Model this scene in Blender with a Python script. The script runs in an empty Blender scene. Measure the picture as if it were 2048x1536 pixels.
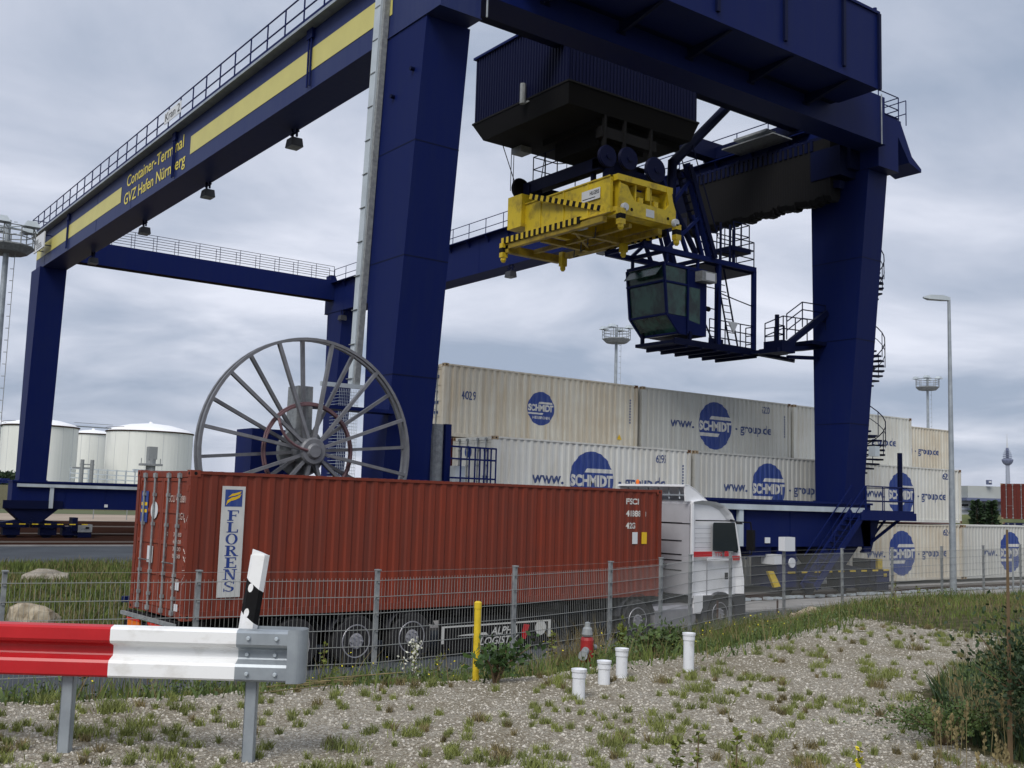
import bpy, bmesh, math, random
from mathutils import Vector, Matrix, noise
PI = math.pi
random.seed(7)
S = bpy.context.scene
# ---------------------------------------------------------------- camera
EYE = Vector((0, 0, 3.27))
def cam_axes(yaw, pitch, roll):
    f = Vector((math.sin(yaw)*math.cos(pitch), math.cos(yaw)*math.cos(pitch), math.sin(pitch)))
    r = Vector((math.cos(yaw), -math.sin(yaw), 0))
    d = f.cross(r)
    c, s = math.cos(roll), math.sin(roll)
    return c*r + s*d, -s*r + c*d, f
R_, D_, F_ = cam_axes(math.radians(36.41), math.radians(6.25), math.radians(-1.72))
cd = bpy.data.cameras.new('camera'); cam = bpy.data.objects.new('camera', cd)
S.collection.objects.link(cam)
M = Matrix(((R_.x, -D_.x, -F_.x, EYE.x), (R_.y, -D_.y, -F_.y, EYE.y), (R_.z, -D_.z, -F_.z, EYE.z), (0, 0, 0, 1)))
cam.matrix_world = M
cd.sensor_width = 36; cd.lens = 36*2112.2/2048; cd.clip_start = 0.1; cd.clip_end = 20000
S.camera = cam
# ---------------------------------------------------------------- world, sun, exposure
SUN_EL, SUN_AZ = 46, 238          # azimuth measured from +Y towards +X
w = bpy.data.worlds.new('World'); S.world = w; w.use_nodes = True
nt = w.node_tree; N = nt.nodes; L = nt.links
for n in list(N): N.remove(n)
out = N.new('ShaderNodeOutputWorld'); bg = N.new('ShaderNodeBackground'); bg.inputs['Strength'].default_value = 0.1
sky = N.new('ShaderNodeTexSky'); sky.sky_type = 'NISHITA'; sky.sun_disc = False
sky.sun_elevation = math.radians(SUN_EL); sky.sun_rotation = math.radians(SUN_AZ)
tc = N.new('ShaderNodeTexCoord'); sep = N.new('ShaderNodeSeparateXYZ'); L.new(tc.outputs['Generated'], sep.inputs[0])
def mth(op, a, b=None, clamp=False):
    m = N.new('ShaderNodeMath'); m.operation = op; m.use_clamp = clamp
    for i, v in ((0, a), (1, b)):
        if v is None: continue
        if isinstance(v, (int, float)): m.inputs[i].default_value = v
        else: L.new(v, m.inputs[i])
    return m.outputs[0]
zc = mth('MAXIMUM', sep.outputs['Z'], 0.03)
den = mth('ADD', zc, 0.14)
u = mth('DIVIDE', sep.outputs['X'], den); v = mth('DIVIDE', sep.outputs['Y'], den)
cmb = N.new('ShaderNodeCombineXYZ'); L.new(u, cmb.inputs[0]); L.new(v, cmb.inputs[1])
n1 = N.new('ShaderNodeTexNoise'); n1.inputs['Scale'].default_value = 1.15; n1.inputs['Detail'].default_value = 7; n1.inputs['Roughness'].default_value = 0.55
n1.inputs['Distortion'].default_value = 0.5
n2 = N.new('ShaderNodeTexNoise'); n2.inputs['Scale'].default_value = 0.42; n2.inputs['Detail'].default_value = 3
L.new(cmb.outputs[0], n1.inputs['Vector']); L.new(cmb.outputs[0], n2.inputs['Vector'])
mix = mth('ADD', mth('MULTIPLY', n1.outputs['Fac'], 0.5), mth('MULTIPLY', n2.outputs['Fac'], 0.5))
cr = N.new('ShaderNodeValToRGB'); L.new(mix, cr.inputs[0])
cr.color_ramp.elements[0].position = 0.40; cr.color_ramp.elements[0].color = (3.7, 4.4, 5.7, 1)
cr.color_ramp.elements[1].position = 0.60; cr.color_ramp.elements[1].color = (8.5, 8.8, 9.9, 1)
e = cr.color_ramp.elements.new(0.5); e.color = (5.8, 6.3, 7.5, 1)
mx = N.new('ShaderNodeMix'); mx.data_type = 'RGBA'; mx.inputs[0].default_value = 0.94
L.new(sky.outputs[0], mx.inputs['A']); L.new(cr.outputs[0], mx.inputs['B'])
L.new(mx.outputs['Result'], bg.inputs['Color']); L.new(bg.outputs[0], out.inputs[0])
sd = bpy.data.lights.new('sun', 'SUN'); sd.energy = 2.5; sd.angle = math.radians(28); sd.color = (1, 0.96, 0.9)
sun = bpy.data.objects.new('sun', sd); S.collection.objects.link(sun)
az, el = math.radians(SUN_AZ), math.radians(SUN_EL)
sv = Vector((math.sin(az)*math.cos(el), math.cos(az)*math.cos(el), math.sin(el)))
sun.rotation_euler = sv.to_track_quat('Z', 'Y').to_euler()
S.view_settings.view_transform = 'Standard'; S.view_settings.look = 'None'; S.view_settings.exposure = 0; S.view_settings.gamma = 1
S.render.resolution_x = 1024; S.render.resolution_y = 768
try: S.cycles.max_bounces = 6
except Exception: pass
# ---------------------------------------------------------------- materials
MATS = {}
def mat(name, col, rough=0.6, metal=0.0, var=0.0, col2=None, scale=(4, 4, 4), bump=0.0, bscale=30, spec=0.5, coord='Object', detail=5, lo=0.35, hi=0.65, alpha=None, trans=0, emit=None):
    m = bpy.data.materials.new(name); m.use_nodes = True; t = m.node_tree; b = t.nodes['Principled BSDF']
    b.inputs['Base Color'].default_value = (*col, 1); b.inputs['Roughness'].default_value = rough; b.inputs['Metallic'].default_value = metal
    b.inputs['Specular IOR Level'].default_value = spec
    if trans: b.inputs['Transmission Weight'].default_value = trans
    c = t.nodes.new('ShaderNodeTexCoord'); src = c.outputs[coord]
    if coord == 'Object':
        pass
    if col2 is not None or var:
        mp = t.nodes.new('ShaderNodeMapping'); mp.inputs['Scale'].default_value = scale
        t.links.new(src, mp.inputs[0])
        n = t.nodes.new('ShaderNodeTexNoise'); n.inputs['Scale'].default_value = 1; n.inputs['Detail'].default_value = detail; n.inputs['Roughness'].default_value = 0.62
        t.links.new(mp.outputs[0], n.inputs['Vector'])
        r = t.nodes.new('ShaderNodeValToRGB'); t.links.new(n.outputs['Fac'], r.inputs[0])
        r.color_ramp.elements[0].position = lo; r.color_ramp.elements[1].position = hi
        c2 = col2 if col2 is not None else tuple(x*(1-var) for x in col)
        r.color_ramp.elements[0].color = (*c2, 1); r.color_ramp.elements[1].color = (*col, 1)
        t.links.new(r.outputs[0], b.inputs['Base Color'])
    if bump:
        n = t.nodes.new('ShaderNodeTexNoise'); n.inputs['Scale'].default_value = bscale; n.inputs['Detail'].default_value = 4
        t.links.new(src, n.inputs['Vector'])
        bp = t.nodes.new('ShaderNodeBump'); bp.inputs['Strength'].default_value = bump; bp.inputs['Distance'].default_value = 0.02
        t.links.new(n.outputs['Fac'], bp.inputs['Height']); t.links.new(bp.outputs[0], b.inputs['Normal'])
    MATS[name] = m
    return m
def grime(name, col, dirt, rust, rough=0.55, dirt_amt=0.5, rust_lo=0.62, zscale=0.35, spec=0.2):
    """painted steel: vertical dirt streaks plus rust blotches"""
    m = bpy.data.materials.new(name); m.use_nodes = True; t = m.node_tree; b = t.nodes['Principled BSDF']
    b.inputs['Roughness'].default_value = rough; b.inputs['Specular IOR Level'].default_value = spec
    c = t.nodes.new('ShaderNodeTexCoord')
    def noi(sc, det, lo, hi, loc=(0, 0, 0)):
        mp = t.nodes.new('ShaderNodeMapping'); mp.inputs['Scale'].default_value = sc; mp.inputs['Location'].default_value = loc
        t.links.new(c.outputs['Object'], mp.inputs[0])
        n = t.nodes.new('ShaderNodeTexNoise'); n.inputs['Scale'].default_value = 1; n.inputs['Detail'].default_value = det; n.inputs['Roughness'].default_value = 0.65
        t.links.new(mp.outputs[0], n.inputs['Vector'])
        r = t.nodes.new('ShaderNodeMapRange'); r.inputs['From Min'].default_value = lo; r.inputs['From Max'].default_value = hi
        t.links.new(n.outputs['Fac'], r.inputs['Value']); return r.outputs[0]
    def mx(f, a, bb):
        x = t.nodes.new('ShaderNodeMix'); x.data_type = 'RGBA'; t.links.new(f, x.inputs[0])
        for s, k in ((a, 'A'), (bb, 'B')):
            if isinstance(s, tuple): x.inputs[k].default_value = (*s, 1)
            else: t.links.new(s, x.inputs[k])
        return x.outputs['Result']
    def sc(f, k):
        q = t.nodes.new('ShaderNodeMath'); q.operation = 'MULTIPLY'; q.inputs[1].default_value = k; t.links.new(f, q.inputs[0]); return q.outputs[0]
    streak = noi((5, 5, zscale), 6, 0.42, 0.72)
    blot = noi((0.5, 0.5, 0.8), 4, 0.35, 0.75, (3, 1, 2))
    c1 = mx(sc(streak, dirt_amt), col, dirt)
    c2 = mx(sc(blot, dirt_amt*0.6), c1, dirt)
    rs = noi((7, 7, 2.2), 8, rust_lo, rust_lo+0.07, (9, 4, 7))
    c3 = mx(rs, c2, rust)
    t.links.new(c3, b.inputs['Base Color'])
    MATS[name] = m
    return m
NAVY = (0.008, 0.014, 0.088)
mat('navy', NAVY)
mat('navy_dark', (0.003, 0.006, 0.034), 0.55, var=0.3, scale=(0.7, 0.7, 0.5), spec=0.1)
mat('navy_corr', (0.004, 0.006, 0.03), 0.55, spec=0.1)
mat('navy_lit', (0.022, 0.034, 0.15), 0.4, var=0.15, scale=(0.6, 0.6, 0.6))
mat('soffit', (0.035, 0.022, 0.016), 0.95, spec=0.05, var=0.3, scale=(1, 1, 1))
mat('stripe_yellow', (0.55, 0.50, 0.15), 0.45, var=0.08, scale=(1, 1, 1))
grime('navy', (0.004, 0.010, 0.075), (0.009, 0.016, 0.072), (0.02, 0.016, 0.03), rough=0.5, dirt_amt=0.6, rust_lo=0.72, spec=0.07)
grime('navy_lit', (0.014, 0.024, 0.10), (0.032, 0.042, 0.11), (0.04, 0.03, 0.04), rough=0.45, dirt_amt=0.6, rust_lo=0.73, spec=0.15)  # crane navy lightened; light on the striped girder is mixed into the paint
mat('text_yellow', (0.66, 0.55, 0.06), 0.45)
mat('galv', (0.36, 0.40, 0.43), 0.42, 0.35, col2=(0.25, 0.28, 0.31), scale=(3, 3, 3))
mat('galv_rough', (0.30, 0.32, 0.32), 0.6, 0.2, col2=(0.19, 0.20, 0.21), scale=(8, 8, 8))
mat('galv_light', (0.5, 0.56, 0.6), 0.5, 0.1, var=0.25, scale=(1, 1, 0.6))
mat('wire', (0.27, 0.28, 0.27), 0.6, 0.2)
mat('reel_grey', (0.17, 0.175, 0.19), 0.5, 0.2, var=0.25, scale=(4, 4, 4))
mat('cable_pink', (0.13, 0.07, 0.078), 0.6)
mat('black', (0.006, 0.006, 0.007), 0.8, spec=0.2)
mat('rubber', (0.014, 0.014, 0.016), 0.85, var=0.4, scale=(9, 9, 9))
mat('spreader_yellow', (0.62, 0.46, 0.015), 0.5, col2=(0.3, 0.21, 0.02), scale=(2.5, 2.5, 2.5), lo=0.28, hi=0.5)
mat('paint_yellow', (0.7, 0.5, 0.02), 0.5, var=0.3, scale=(8, 8, 8))
mat('white', (0.82, 0.83, 0.83), 0.45, col2=(0.62, 0.61, 0.58), scale=(5, 5, 9), lo=.22, hi=.48)
mat('white_plate', (0.62, 0.64, 0.66), 0.5)
mat('cab_white', (0.80, 0.81, 0.83), 0.28, var=0.1, scale=(1.5, 1.5, 1.5))
mat('cab_grey', (0.42, 0.42, 0.45), 0.4, var=0.12, scale=(1.5, 1.5, 1.5))
mat('cab_dark', (0.035, 0.037, 0.045), 0.6, var=0.3, scale=(3, 3, 3))
mat('tank_grey', (0.33, 0.33, 0.36), 0.4, 0.3, var=0.2, scale=(4, 4, 4))
mat('glass', (0.012, 0.02, 0.028), 0.08, 0.0, spec=0.8)
mat('cabin_glass', (0.022, 0.075, 0.06), 0.22, 0.0, col2=(0.006, 0.02, 0.02), scale=(1.6, 1.6, 1.2), spec=0.35, lo=0.42, hi=0.58)
mat('red', (0.5, 0.012, 0.018), 0.35, var=0.15, scale=(3, 3, 3))
mat('red_paint', (0.32, 0.015, 0.015), 0.45, var=0.3, scale=(9, 9, 9))
mat('orange_light', (0.75, 0.16, 0.01), 0.35)
mat('red_light', (0.6, 0.02, 0.01), 0.35)
grime('cont_red', (0.205, 0.036, 0.018), (0.13, 0.035, 0.024), (0.06, 0.022, 0.014), dirt_amt=0.95, rust_lo=0.665)
grime('cont_red_door', (0.24, 0.05, 0.026), (0.15, 0.035, 0.024), (0.07, 0.025, 0.016), dirt_amt=0.8, rust_lo=0.64)
grime('cont_white', (0.70, 0.71, 0.67), (0.46, 0.42, 0.34), (0.22, 0.09, 0.03), dirt_amt=0.55, rust_lo=0.71)
grime('cont_cream', (0.64, 0.62, 0.54), (0.44, 0.35, 0.23), (0.22, 0.1, 0.03), dirt_amt=0.75, rust_lo=0.69)
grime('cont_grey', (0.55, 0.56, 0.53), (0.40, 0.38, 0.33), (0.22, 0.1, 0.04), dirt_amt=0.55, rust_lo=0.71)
grime('cont_rust', (0.44, 0.37, 0.25), (0.2, 0.1, 0.04), (0.12, 0.05, 0.02), dirt_amt=0.8, rust_lo=0.5)
grime('cont_brown', (0.13, 0.028, 0.02), (0.08, 0.02, 0.016), (0.05, 0.02, 0.012), dirt_amt=0.7, rust_lo=0.66)
grime('cont_navy', (0.012, 0.02, 0.07), (0.02, 0.02, 0.04), (0.05, 0.02, 0.012), dirt_amt=0.6, rust_lo=0.7)
mat('logo_blue', (0.012, 0.04, 0.22), 0.6, col2=(0.05, 0.085, 0.24), scale=(9, 9, 1.2), lo=.3, hi=.55)
mat('letter_blue', (0.02, 0.045, 0.16), 0.55, col2=(0.09, 0.11, 0.2), scale=(14, 14, 6), lo=0.4, hi=0.5)
mat('letter_white', (0.6, 0.6, 0.57), 0.55, var=0.15, scale=(6, 6, 2))
mat('letter_faded', (0.5, 0.42, 0.38), 0.6, col2=(0.33, 0.15, 0.11), scale=(25, 25, 25), lo=0.35, hi=0.5)
mat('sign_yellow', (0.7, 0.45, 0.01), 0.5)
mat('concrete', (0.34, 0.33, 0.32), 0.85, col2=(0.24, 0.235, 0.23), scale=(0.8, 0.8, 0.8), bump=0.2)
mat('asphalt', (0.072, 0.082, 0.095), 0.9, spec=0.12, col2=(0.055, 0.062, 0.072), scale=(0.35, 0.35, 0.35), bump=0.3, bscale=60)
mat('road_paint', (0.5, 0.5, 0.5), 0.7, col2=(0.25, 0.25, 0.25), scale=(6, 6, 6))
mat('ballast', (0.06, 0.026, 0.018), 1.0, spec=0.0, col2=(0.028, 0.016, 0.013), scale=(9, 9, 9), bump=0.6, bscale=18)
mat('rail_steel', (0.30, 0.27, 0.24), 0.35, 0.5)
mat('rail_rust', (0.05, 0.024, 0.017), 0.9, spec=0.1)
mat('sand', (0.36, 0.29, 0.22), 0.95, col2=(0.26, 0.2, 0.15), scale=(0.15, 0.15, 0.15))
mat('grass_far', (0.10, 0.115, 0.035), 0.95, col2=(0.05, 0.062, 0.02), scale=(0.12, 0.3, 0.3))
mat('soil_green', (0.085, 0.09, 0.03), 0.95, col2=(0.045, 0.045, 0.02), scale=(1.2, 1.2, 1.2))
mat('grass_blade', (0.13, 0.165, 0.03), 0.8, col2=(0.045, 0.075, 0.012), scale=(2.2, 2.2, 2.2))
mat('grass_dry', (0.24, 0.19, 0.085), 0.85, col2=(0.10, 0.085, 0.035), scale=(4, 4, 4))
mat('tuft_green', (0.22, 0.25, 0.06), 0.8, col2=(0.13, 0.15, 0.045), scale=(3, 3, 3))
mat('leaf_dark', (0.022, 0.052, 0.012), 0.65, col2=(0.012, 0.03, 0.008), scale=(5, 5, 5))
mat('leaf_mid', (0.085, 0.13, 0.025), 0.65, col2=(0.035, 0.065, 0.015), scale=(5, 5, 5))
mat('leaf_yellow', (0.17, 0.19, 0.03), 0.7, col2=(0.09, 0.12, 0.02), scale=(7, 7, 7))
mat('stem', (0.12, 0.08, 0.04), 0.8)
mat('flower_white', (0.6, 0.6, 0.5), 0.7)
mat('flower_yellow', (0.8, 0.68, 0.02), 0.6)
mat('rock', (0.36, 0.33, 0.28), 0.9, col2=(0.20, 0.17, 0.13), scale=(3, 3, 3), bump=0.7, bscale=9)
mat('rock_ochre', (0.42, 0.37, 0.28), 0.9, col2=(0.20, 0.15, 0.09), scale=(4, 4, 4), bump=0.7, bscale=9)
mat('tank_white', (0.80, 0.81, 0.77), 0.6, col2=(0.70, 0.71, 0.67), scale=(0.15, 0.15, 0.02))
mat('tank_roof', (0.85, 0.86, 0.87), 0.5)
mat('building_white', (0.55, 0.57, 0.58), 0.6)
mat('building_grey', (0.38, 0.40, 0.38), 0.6, var=0.1, scale=(0.3, 0.3, 0.3))
mat('tower_grey', (0.30, 0.33, 0.40), 0.8)  # tower tones carry distance haze as a pale blue in the colour
mat('tower_dark', (0.11, 0.13, 0.22), 0.8)
mat('pipe_white', (0.68, 0.70, 0.73), 0.35, col2=(0.45, 0.45, 0.45), scale=(7, 7, 5), lo=0.25, hi=0.42)
mat('chalk', (0.6, 0.55, 0.5), 0.8, col2=(0.25, 0.08, 0.06), scale=(40, 40, 40), lo=0.4, hi=0.5)
mat('hose', (0.02, 0.02, 0.02), 0.7)
# ---------------------------------------------------------------- mesh builder
class MB:
    def __init__(s): s.v = []; s.f = []; s.m = []; s.mi = 0
    def add(s, vs, fs):
        b = len(s.v); s.v += [tuple(p) for p in vs]
        s.f += [tuple(b+i for i in f) for f in fs]; s.m += [s.mi]*len(fs); return s
    def box(s, x0, x1, y0, y1, z0, z1):
        return s.add([(x0,y0,z0),(x1,y0,z0),(x1,y1,z0),(x0,y1,z0),(x0,y0,z1),(x1,y0,z1),(x1,y1,z1),(x0,y1,z1)],
                     [(0,3,2,1),(4,5,6,7),(0,1,5,4),(1,2,6,5),(2,3,7,6),(3,0,4,7)])
    def frust(s, a, b, za, zb):   # a,b = (x0,x1,y0,y1) at za and zb
        v = [(a[0],a[2],za),(a[1],a[2],za),(a[1],a[3],za),(a[0],a[3],za),(b[0],b[2],zb),(b[1],b[2],zb),(b[1],b[3],zb),(b[0],b[3],zb)]
        return s.add(v, [(0,3,2,1),(4,5,6,7),(0,1,5,4),(1,2,6,5),(2,3,7,6),(3,0,4,7)])
    def beam(s, p, q, w=0.1, h=None, up=(0, 0, 1)):
        p, q = Vector(p), Vector(q); h = h or w; d = (q-p).normalized(); up = Vector(up)
        if abs(d.dot(up)) > 0.98: up = Vector((1, 0, 0))
        a = d.cross(up).normalized(); b = a.cross(d).normalized(); vs = []
        for o in (p, q):
            for i, j in ((-1,-1),(1,-1),(1,1),(-1,1)): vs.append(o+a*(i*w/2)+b*(j*h/2))
        return s.add(vs, [(0,3,2,1),(4,5,6,7),(0,1,5,4),(1,2,6,5),(2,3,7,6),(3,0,4,7)])
    def tube(s, p, q, r, r2=None, n=8, cap=True):
        p, q = Vector(p), Vector(q); r2 = r if r2 is None else r2; d = (q-p).normalized()
        up = Vector((0,0,1)) if abs(d.z) < 0.95 else Vector((1,0,0))
        a = d.cross(up).normalized(); b = a.cross(d); vs = []
        for o, rr in ((p, r), (q, r2)):
            for k in range(n):
                t = 2*PI*k/n; vs.append(o+a*(rr*math.cos(t))+b*(rr*math.sin(t)))
        fs = [(k, (k+1) % n, n+(k+1) % n, n+k) for k in range(n)]
        if cap: fs += [tuple(range(n-1, -1, -1)), tuple(range(n, 2*n))]
        return s.add(vs, fs)
    def path(s, pts, r, n=6, closed=False):
        k = len(pts)
        for i in range(k if closed else k-1): s.tube(pts[i], pts[(i+1) % k], r, n=n, cap=not closed)
        return s
    def lathe(s, prof, o, axis='z', n=24, cap=True):   # prof = [(r, h)], o origin
        o = Vector(o); vs = []
        for r, h in prof:
            for k in range(n):
                t = 2*PI*k/n; c, q = r*math.cos(t), r*math.sin(t)
                vs.append(o+Vector({'z': (c, q, h), 'y': (c, h, q), 'x': (h, c, q)}[axis]))
        m = len(prof); fs = []
        for i in range(m-1):
            for k in range(n): fs.append((i*n+k, i*n+(k+1) % n, (i+1)*n+(k+1) % n, (i+1)*n+k))
        if cap: fs += [tuple(range(n)), tuple(range((m-1)*n, m*n))]
        return s.add(vs, fs)
    def prism(s, pts, ext):   # closed planar polygon extruded by vector
        n = len(pts); e = Vector(ext); vs = [Vector(p) for p in pts]+[Vector(p)+e for p in pts]
        return s.add(vs, [tuple(range(n)), tuple(range(2*n-1, n-1, -1))]+[(i, n+i, n+(i+1) % n, (i+1) % n) for i in range(n)])
    def build(s, name, m, parent=None, local=False, smooth=False, mesh_only=False, fix=True):
        sh = Vector((0, 0, 0))
        if parent is not None and not local:
            p = parent
            while p is not None: sh += p.location; p = p.parent
        me = bpy.data.meshes.new(name)
        me.from_pydata([(a[0]-sh.x, a[1]-sh.y, a[2]-sh.z) for a in s.v], [], s.f)
        ms = m if isinstance(m, (list, tuple)) else [m]
        for q in ms: me.materials.append(MATS[q])
        if len(ms) > 1: me.polygons.foreach_set('material_index', s.m)
        if fix and len(s.f) < 60000:
            b = bmesh.new(); b.from_mesh(me); bmesh.ops.recalc_face_normals(b, faces=b.faces); b.to_mesh(me); b.free()
        if smooth: me.polygons.foreach_set('use_smooth', [True]*len(me.polygons))
        me.update()
        if mesh_only: return me
        return link(name, me, parent)
def link(name, me, parent=None):
    o = bpy.data.objects.new(name, me); S.collection.objects.link(o)
    if parent is not None: o.parent = parent
    return o
def tag(o, label, cat, group=None):
    o['label'] = label; o['category'] = cat
    if group: o['group'] = group
    return o
def thing(name, label, cat, loc=(0, 0, 0), rz=0.0, group=None):
    o = bpy.data.objects.new(name, None); S.collection.objects.link(o); o.location = loc; o.rotation_euler = (0, 0, rz)
    o.empty_display_size = 0.3
    return tag(o, label, cat, group)
def struct(o, kind='structure'): o['kind'] = kind; return o
def copy_tree(o, parent=None):
    c = o.copy(); S.collection.objects.link(c); c.parent = parent
    for ch in list(o.children): copy_tree(ch, c)
    return c
def each(name, m, parent, mbs, **k):
    return [q.build(name, m, parent, **k) for q in mbs]
_tc = {}
def text_mesh(s, size, bold=0.0, shear=0.0, align='LEFT', ext=0.0, xs=1.0):
    """flat text as (verts, faces) in the XY plane, baseline at y=0"""
    cu = bpy.data.curves.new('t', 'FONT'); cu.body = s; cu.size = size; cu.offset = bold*size; cu.shear = shear; cu.align_x = align
    cu.resolution_u = 3; cu.fill_mode = 'BOTH' if ext else 'FRONT'; cu.extrude = ext
    o = bpy.data.objects.new('t', cu); S.collection.objects.link(o)
    bpy.context.view_layer.update()
    me = bpy.data.meshes.new_from_object(o.evaluated_get(bpy.context.evaluated_depsgraph_get()))
    vs = [(p.co.x*xs, p.co.y) for p in me.vertices]; fs = [tuple(p.vertices) for p in me.polygons]
    bpy.data.objects.remove(o); bpy.data.curves.remove(cu); bpy.data.meshes.remove(me)
    return vs, fs
def put_text(mb, s, size, origin, right, up, width=None, **k):
    vs, fs = text_mesh(s, size, **k)
    if width and vs:
        x0 = min(v[0] for v in vs); x1 = max(v[0] for v in vs); q = width/(x1-x0); vs = [((x-x0)*q, y) for x, y in vs]
    o, r, u = Vector(origin), Vector(right), Vector(up)
    mb.add([o+r*x+u*y for x, y in vs], fs)
    return mb
def railing(mb, pts, h=1.1, step=1.5, r=0.022, mids=(0.55,), kick=True, n=5):
    pts = [Vector(p) for p in pts]; up = Vector((0, 0, 1))
    for i in range(len(pts)-1):
        a, b = pts[i], pts[i+1]; k = max(1, round((b-a).length/step))
        for j in range(k+1):
            if j == 0 and i > 0: continue
            p = a.lerp(b, j/k); mb.tube(p, p+up*h, r, n=n)
        for q in (h,)+tuple(mids): mb.tube(a+up*q, b+up*q, r, n=n)
        if kick: mb.beam(a+up*0.08, b+up*0.08, 0.01, 0.12)
    return mb
# ---------------------------------------------------------------- containers
CP, CO, CS = 0.28, 0.10, 0.04      # corrugation pitch, outer flat, slope
DEP = [0.038]
def corr(x, x0=0.12):
    dep = DEP[0]
    t = (x-x0) % CP
    if t < CO: return 0.0
    if t < CO+CS: return dep*(t-CO)/CS
    if t < 2*CO+CS: return dep
    return dep*(1-(t-2*CO-CS)/CS)
def corr_breaks(a, b, x0=0.12):
    r = {a, b}; k = math.floor((a-x0)/CP)-1
    while x0+k*CP < b:
        for d in (0, CO, CO+CS, 2*CO+CS):
            x = x0+k*CP+d
            if a < x < b: r.add(x)
        k += 1
    return sorted(r)
def decal(vs, fs, off, x0=0.12, y_out=0.012):
    """drape a flat drawing (x, z) over the corrugated near side"""
    b = bmesh.new(); vv = [b.verts.new((x, 0, z)) for x, z in vs]
    for f in fs:
        try: b.faces.new([vv[i] for i in f])
        except ValueError: pass
    if not vs: return [], []
    for x in corr_breaks(min(v[0] for v in vs), max(v[0] for v in vs), x0)[1:-1]:
        bmesh.ops.bisect_plane(b, geom=b.verts[:]+b.edges[:]+b.faces[:], plane_co=(x, 0, 0), plane_no=(1, 0, 0), dist=1e-6)
    b.verts.index_update()
    V = [(p.co.x, y_out+corr(p.co.x, x0)-off, p.co.z) for p in b.verts]; Fc = [tuple(p.index for p in f.verts) for f in b.faces]
    b.free(); return V, Fc
def txt2(s, size, x, z, **k):
    w = k.pop('width', None); vs, fs = text_mesh(s, size, **k)
    if w: a = min(p[0] for p in vs); c = max(p[0] for p in vs); vs = [((p[0]-a)*w/(c-a), p[1]) for p in vs]
    return [(x+a, z+c) for a, c in vs], fs
def disc(cx, cz, r, n=48):
    return [(cx+r*math.cos(2*PI*k/n), cz+r*math.sin(2*PI*k/n)) for k in range(n)], [tuple(range(n))]
def bar(pts): return list(pts), [tuple(range(len(pts)))]
def dec_mb(items, off):
    m = MB()
    for vs, fs in items: m.add(*decal(vs, fs, off))
    return m
def side_panel_mb(L, H, side, W, x0=0.12):
    m = MB(); xs = corr_breaks(0.12, L-0.12, x0); z0, z1 = 0.15, H-0.07
    vs = []
    for x in xs:
        d = 0.012+corr(x, x0); y = d if side == 0 else W-d
        vs += [(x, y, z0), (x, y, z1)]
    return m.add(vs, [(2*i, 2*i+2, 2*i+3, 2*i+1) for i in range(len(xs)-1)])
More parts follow.
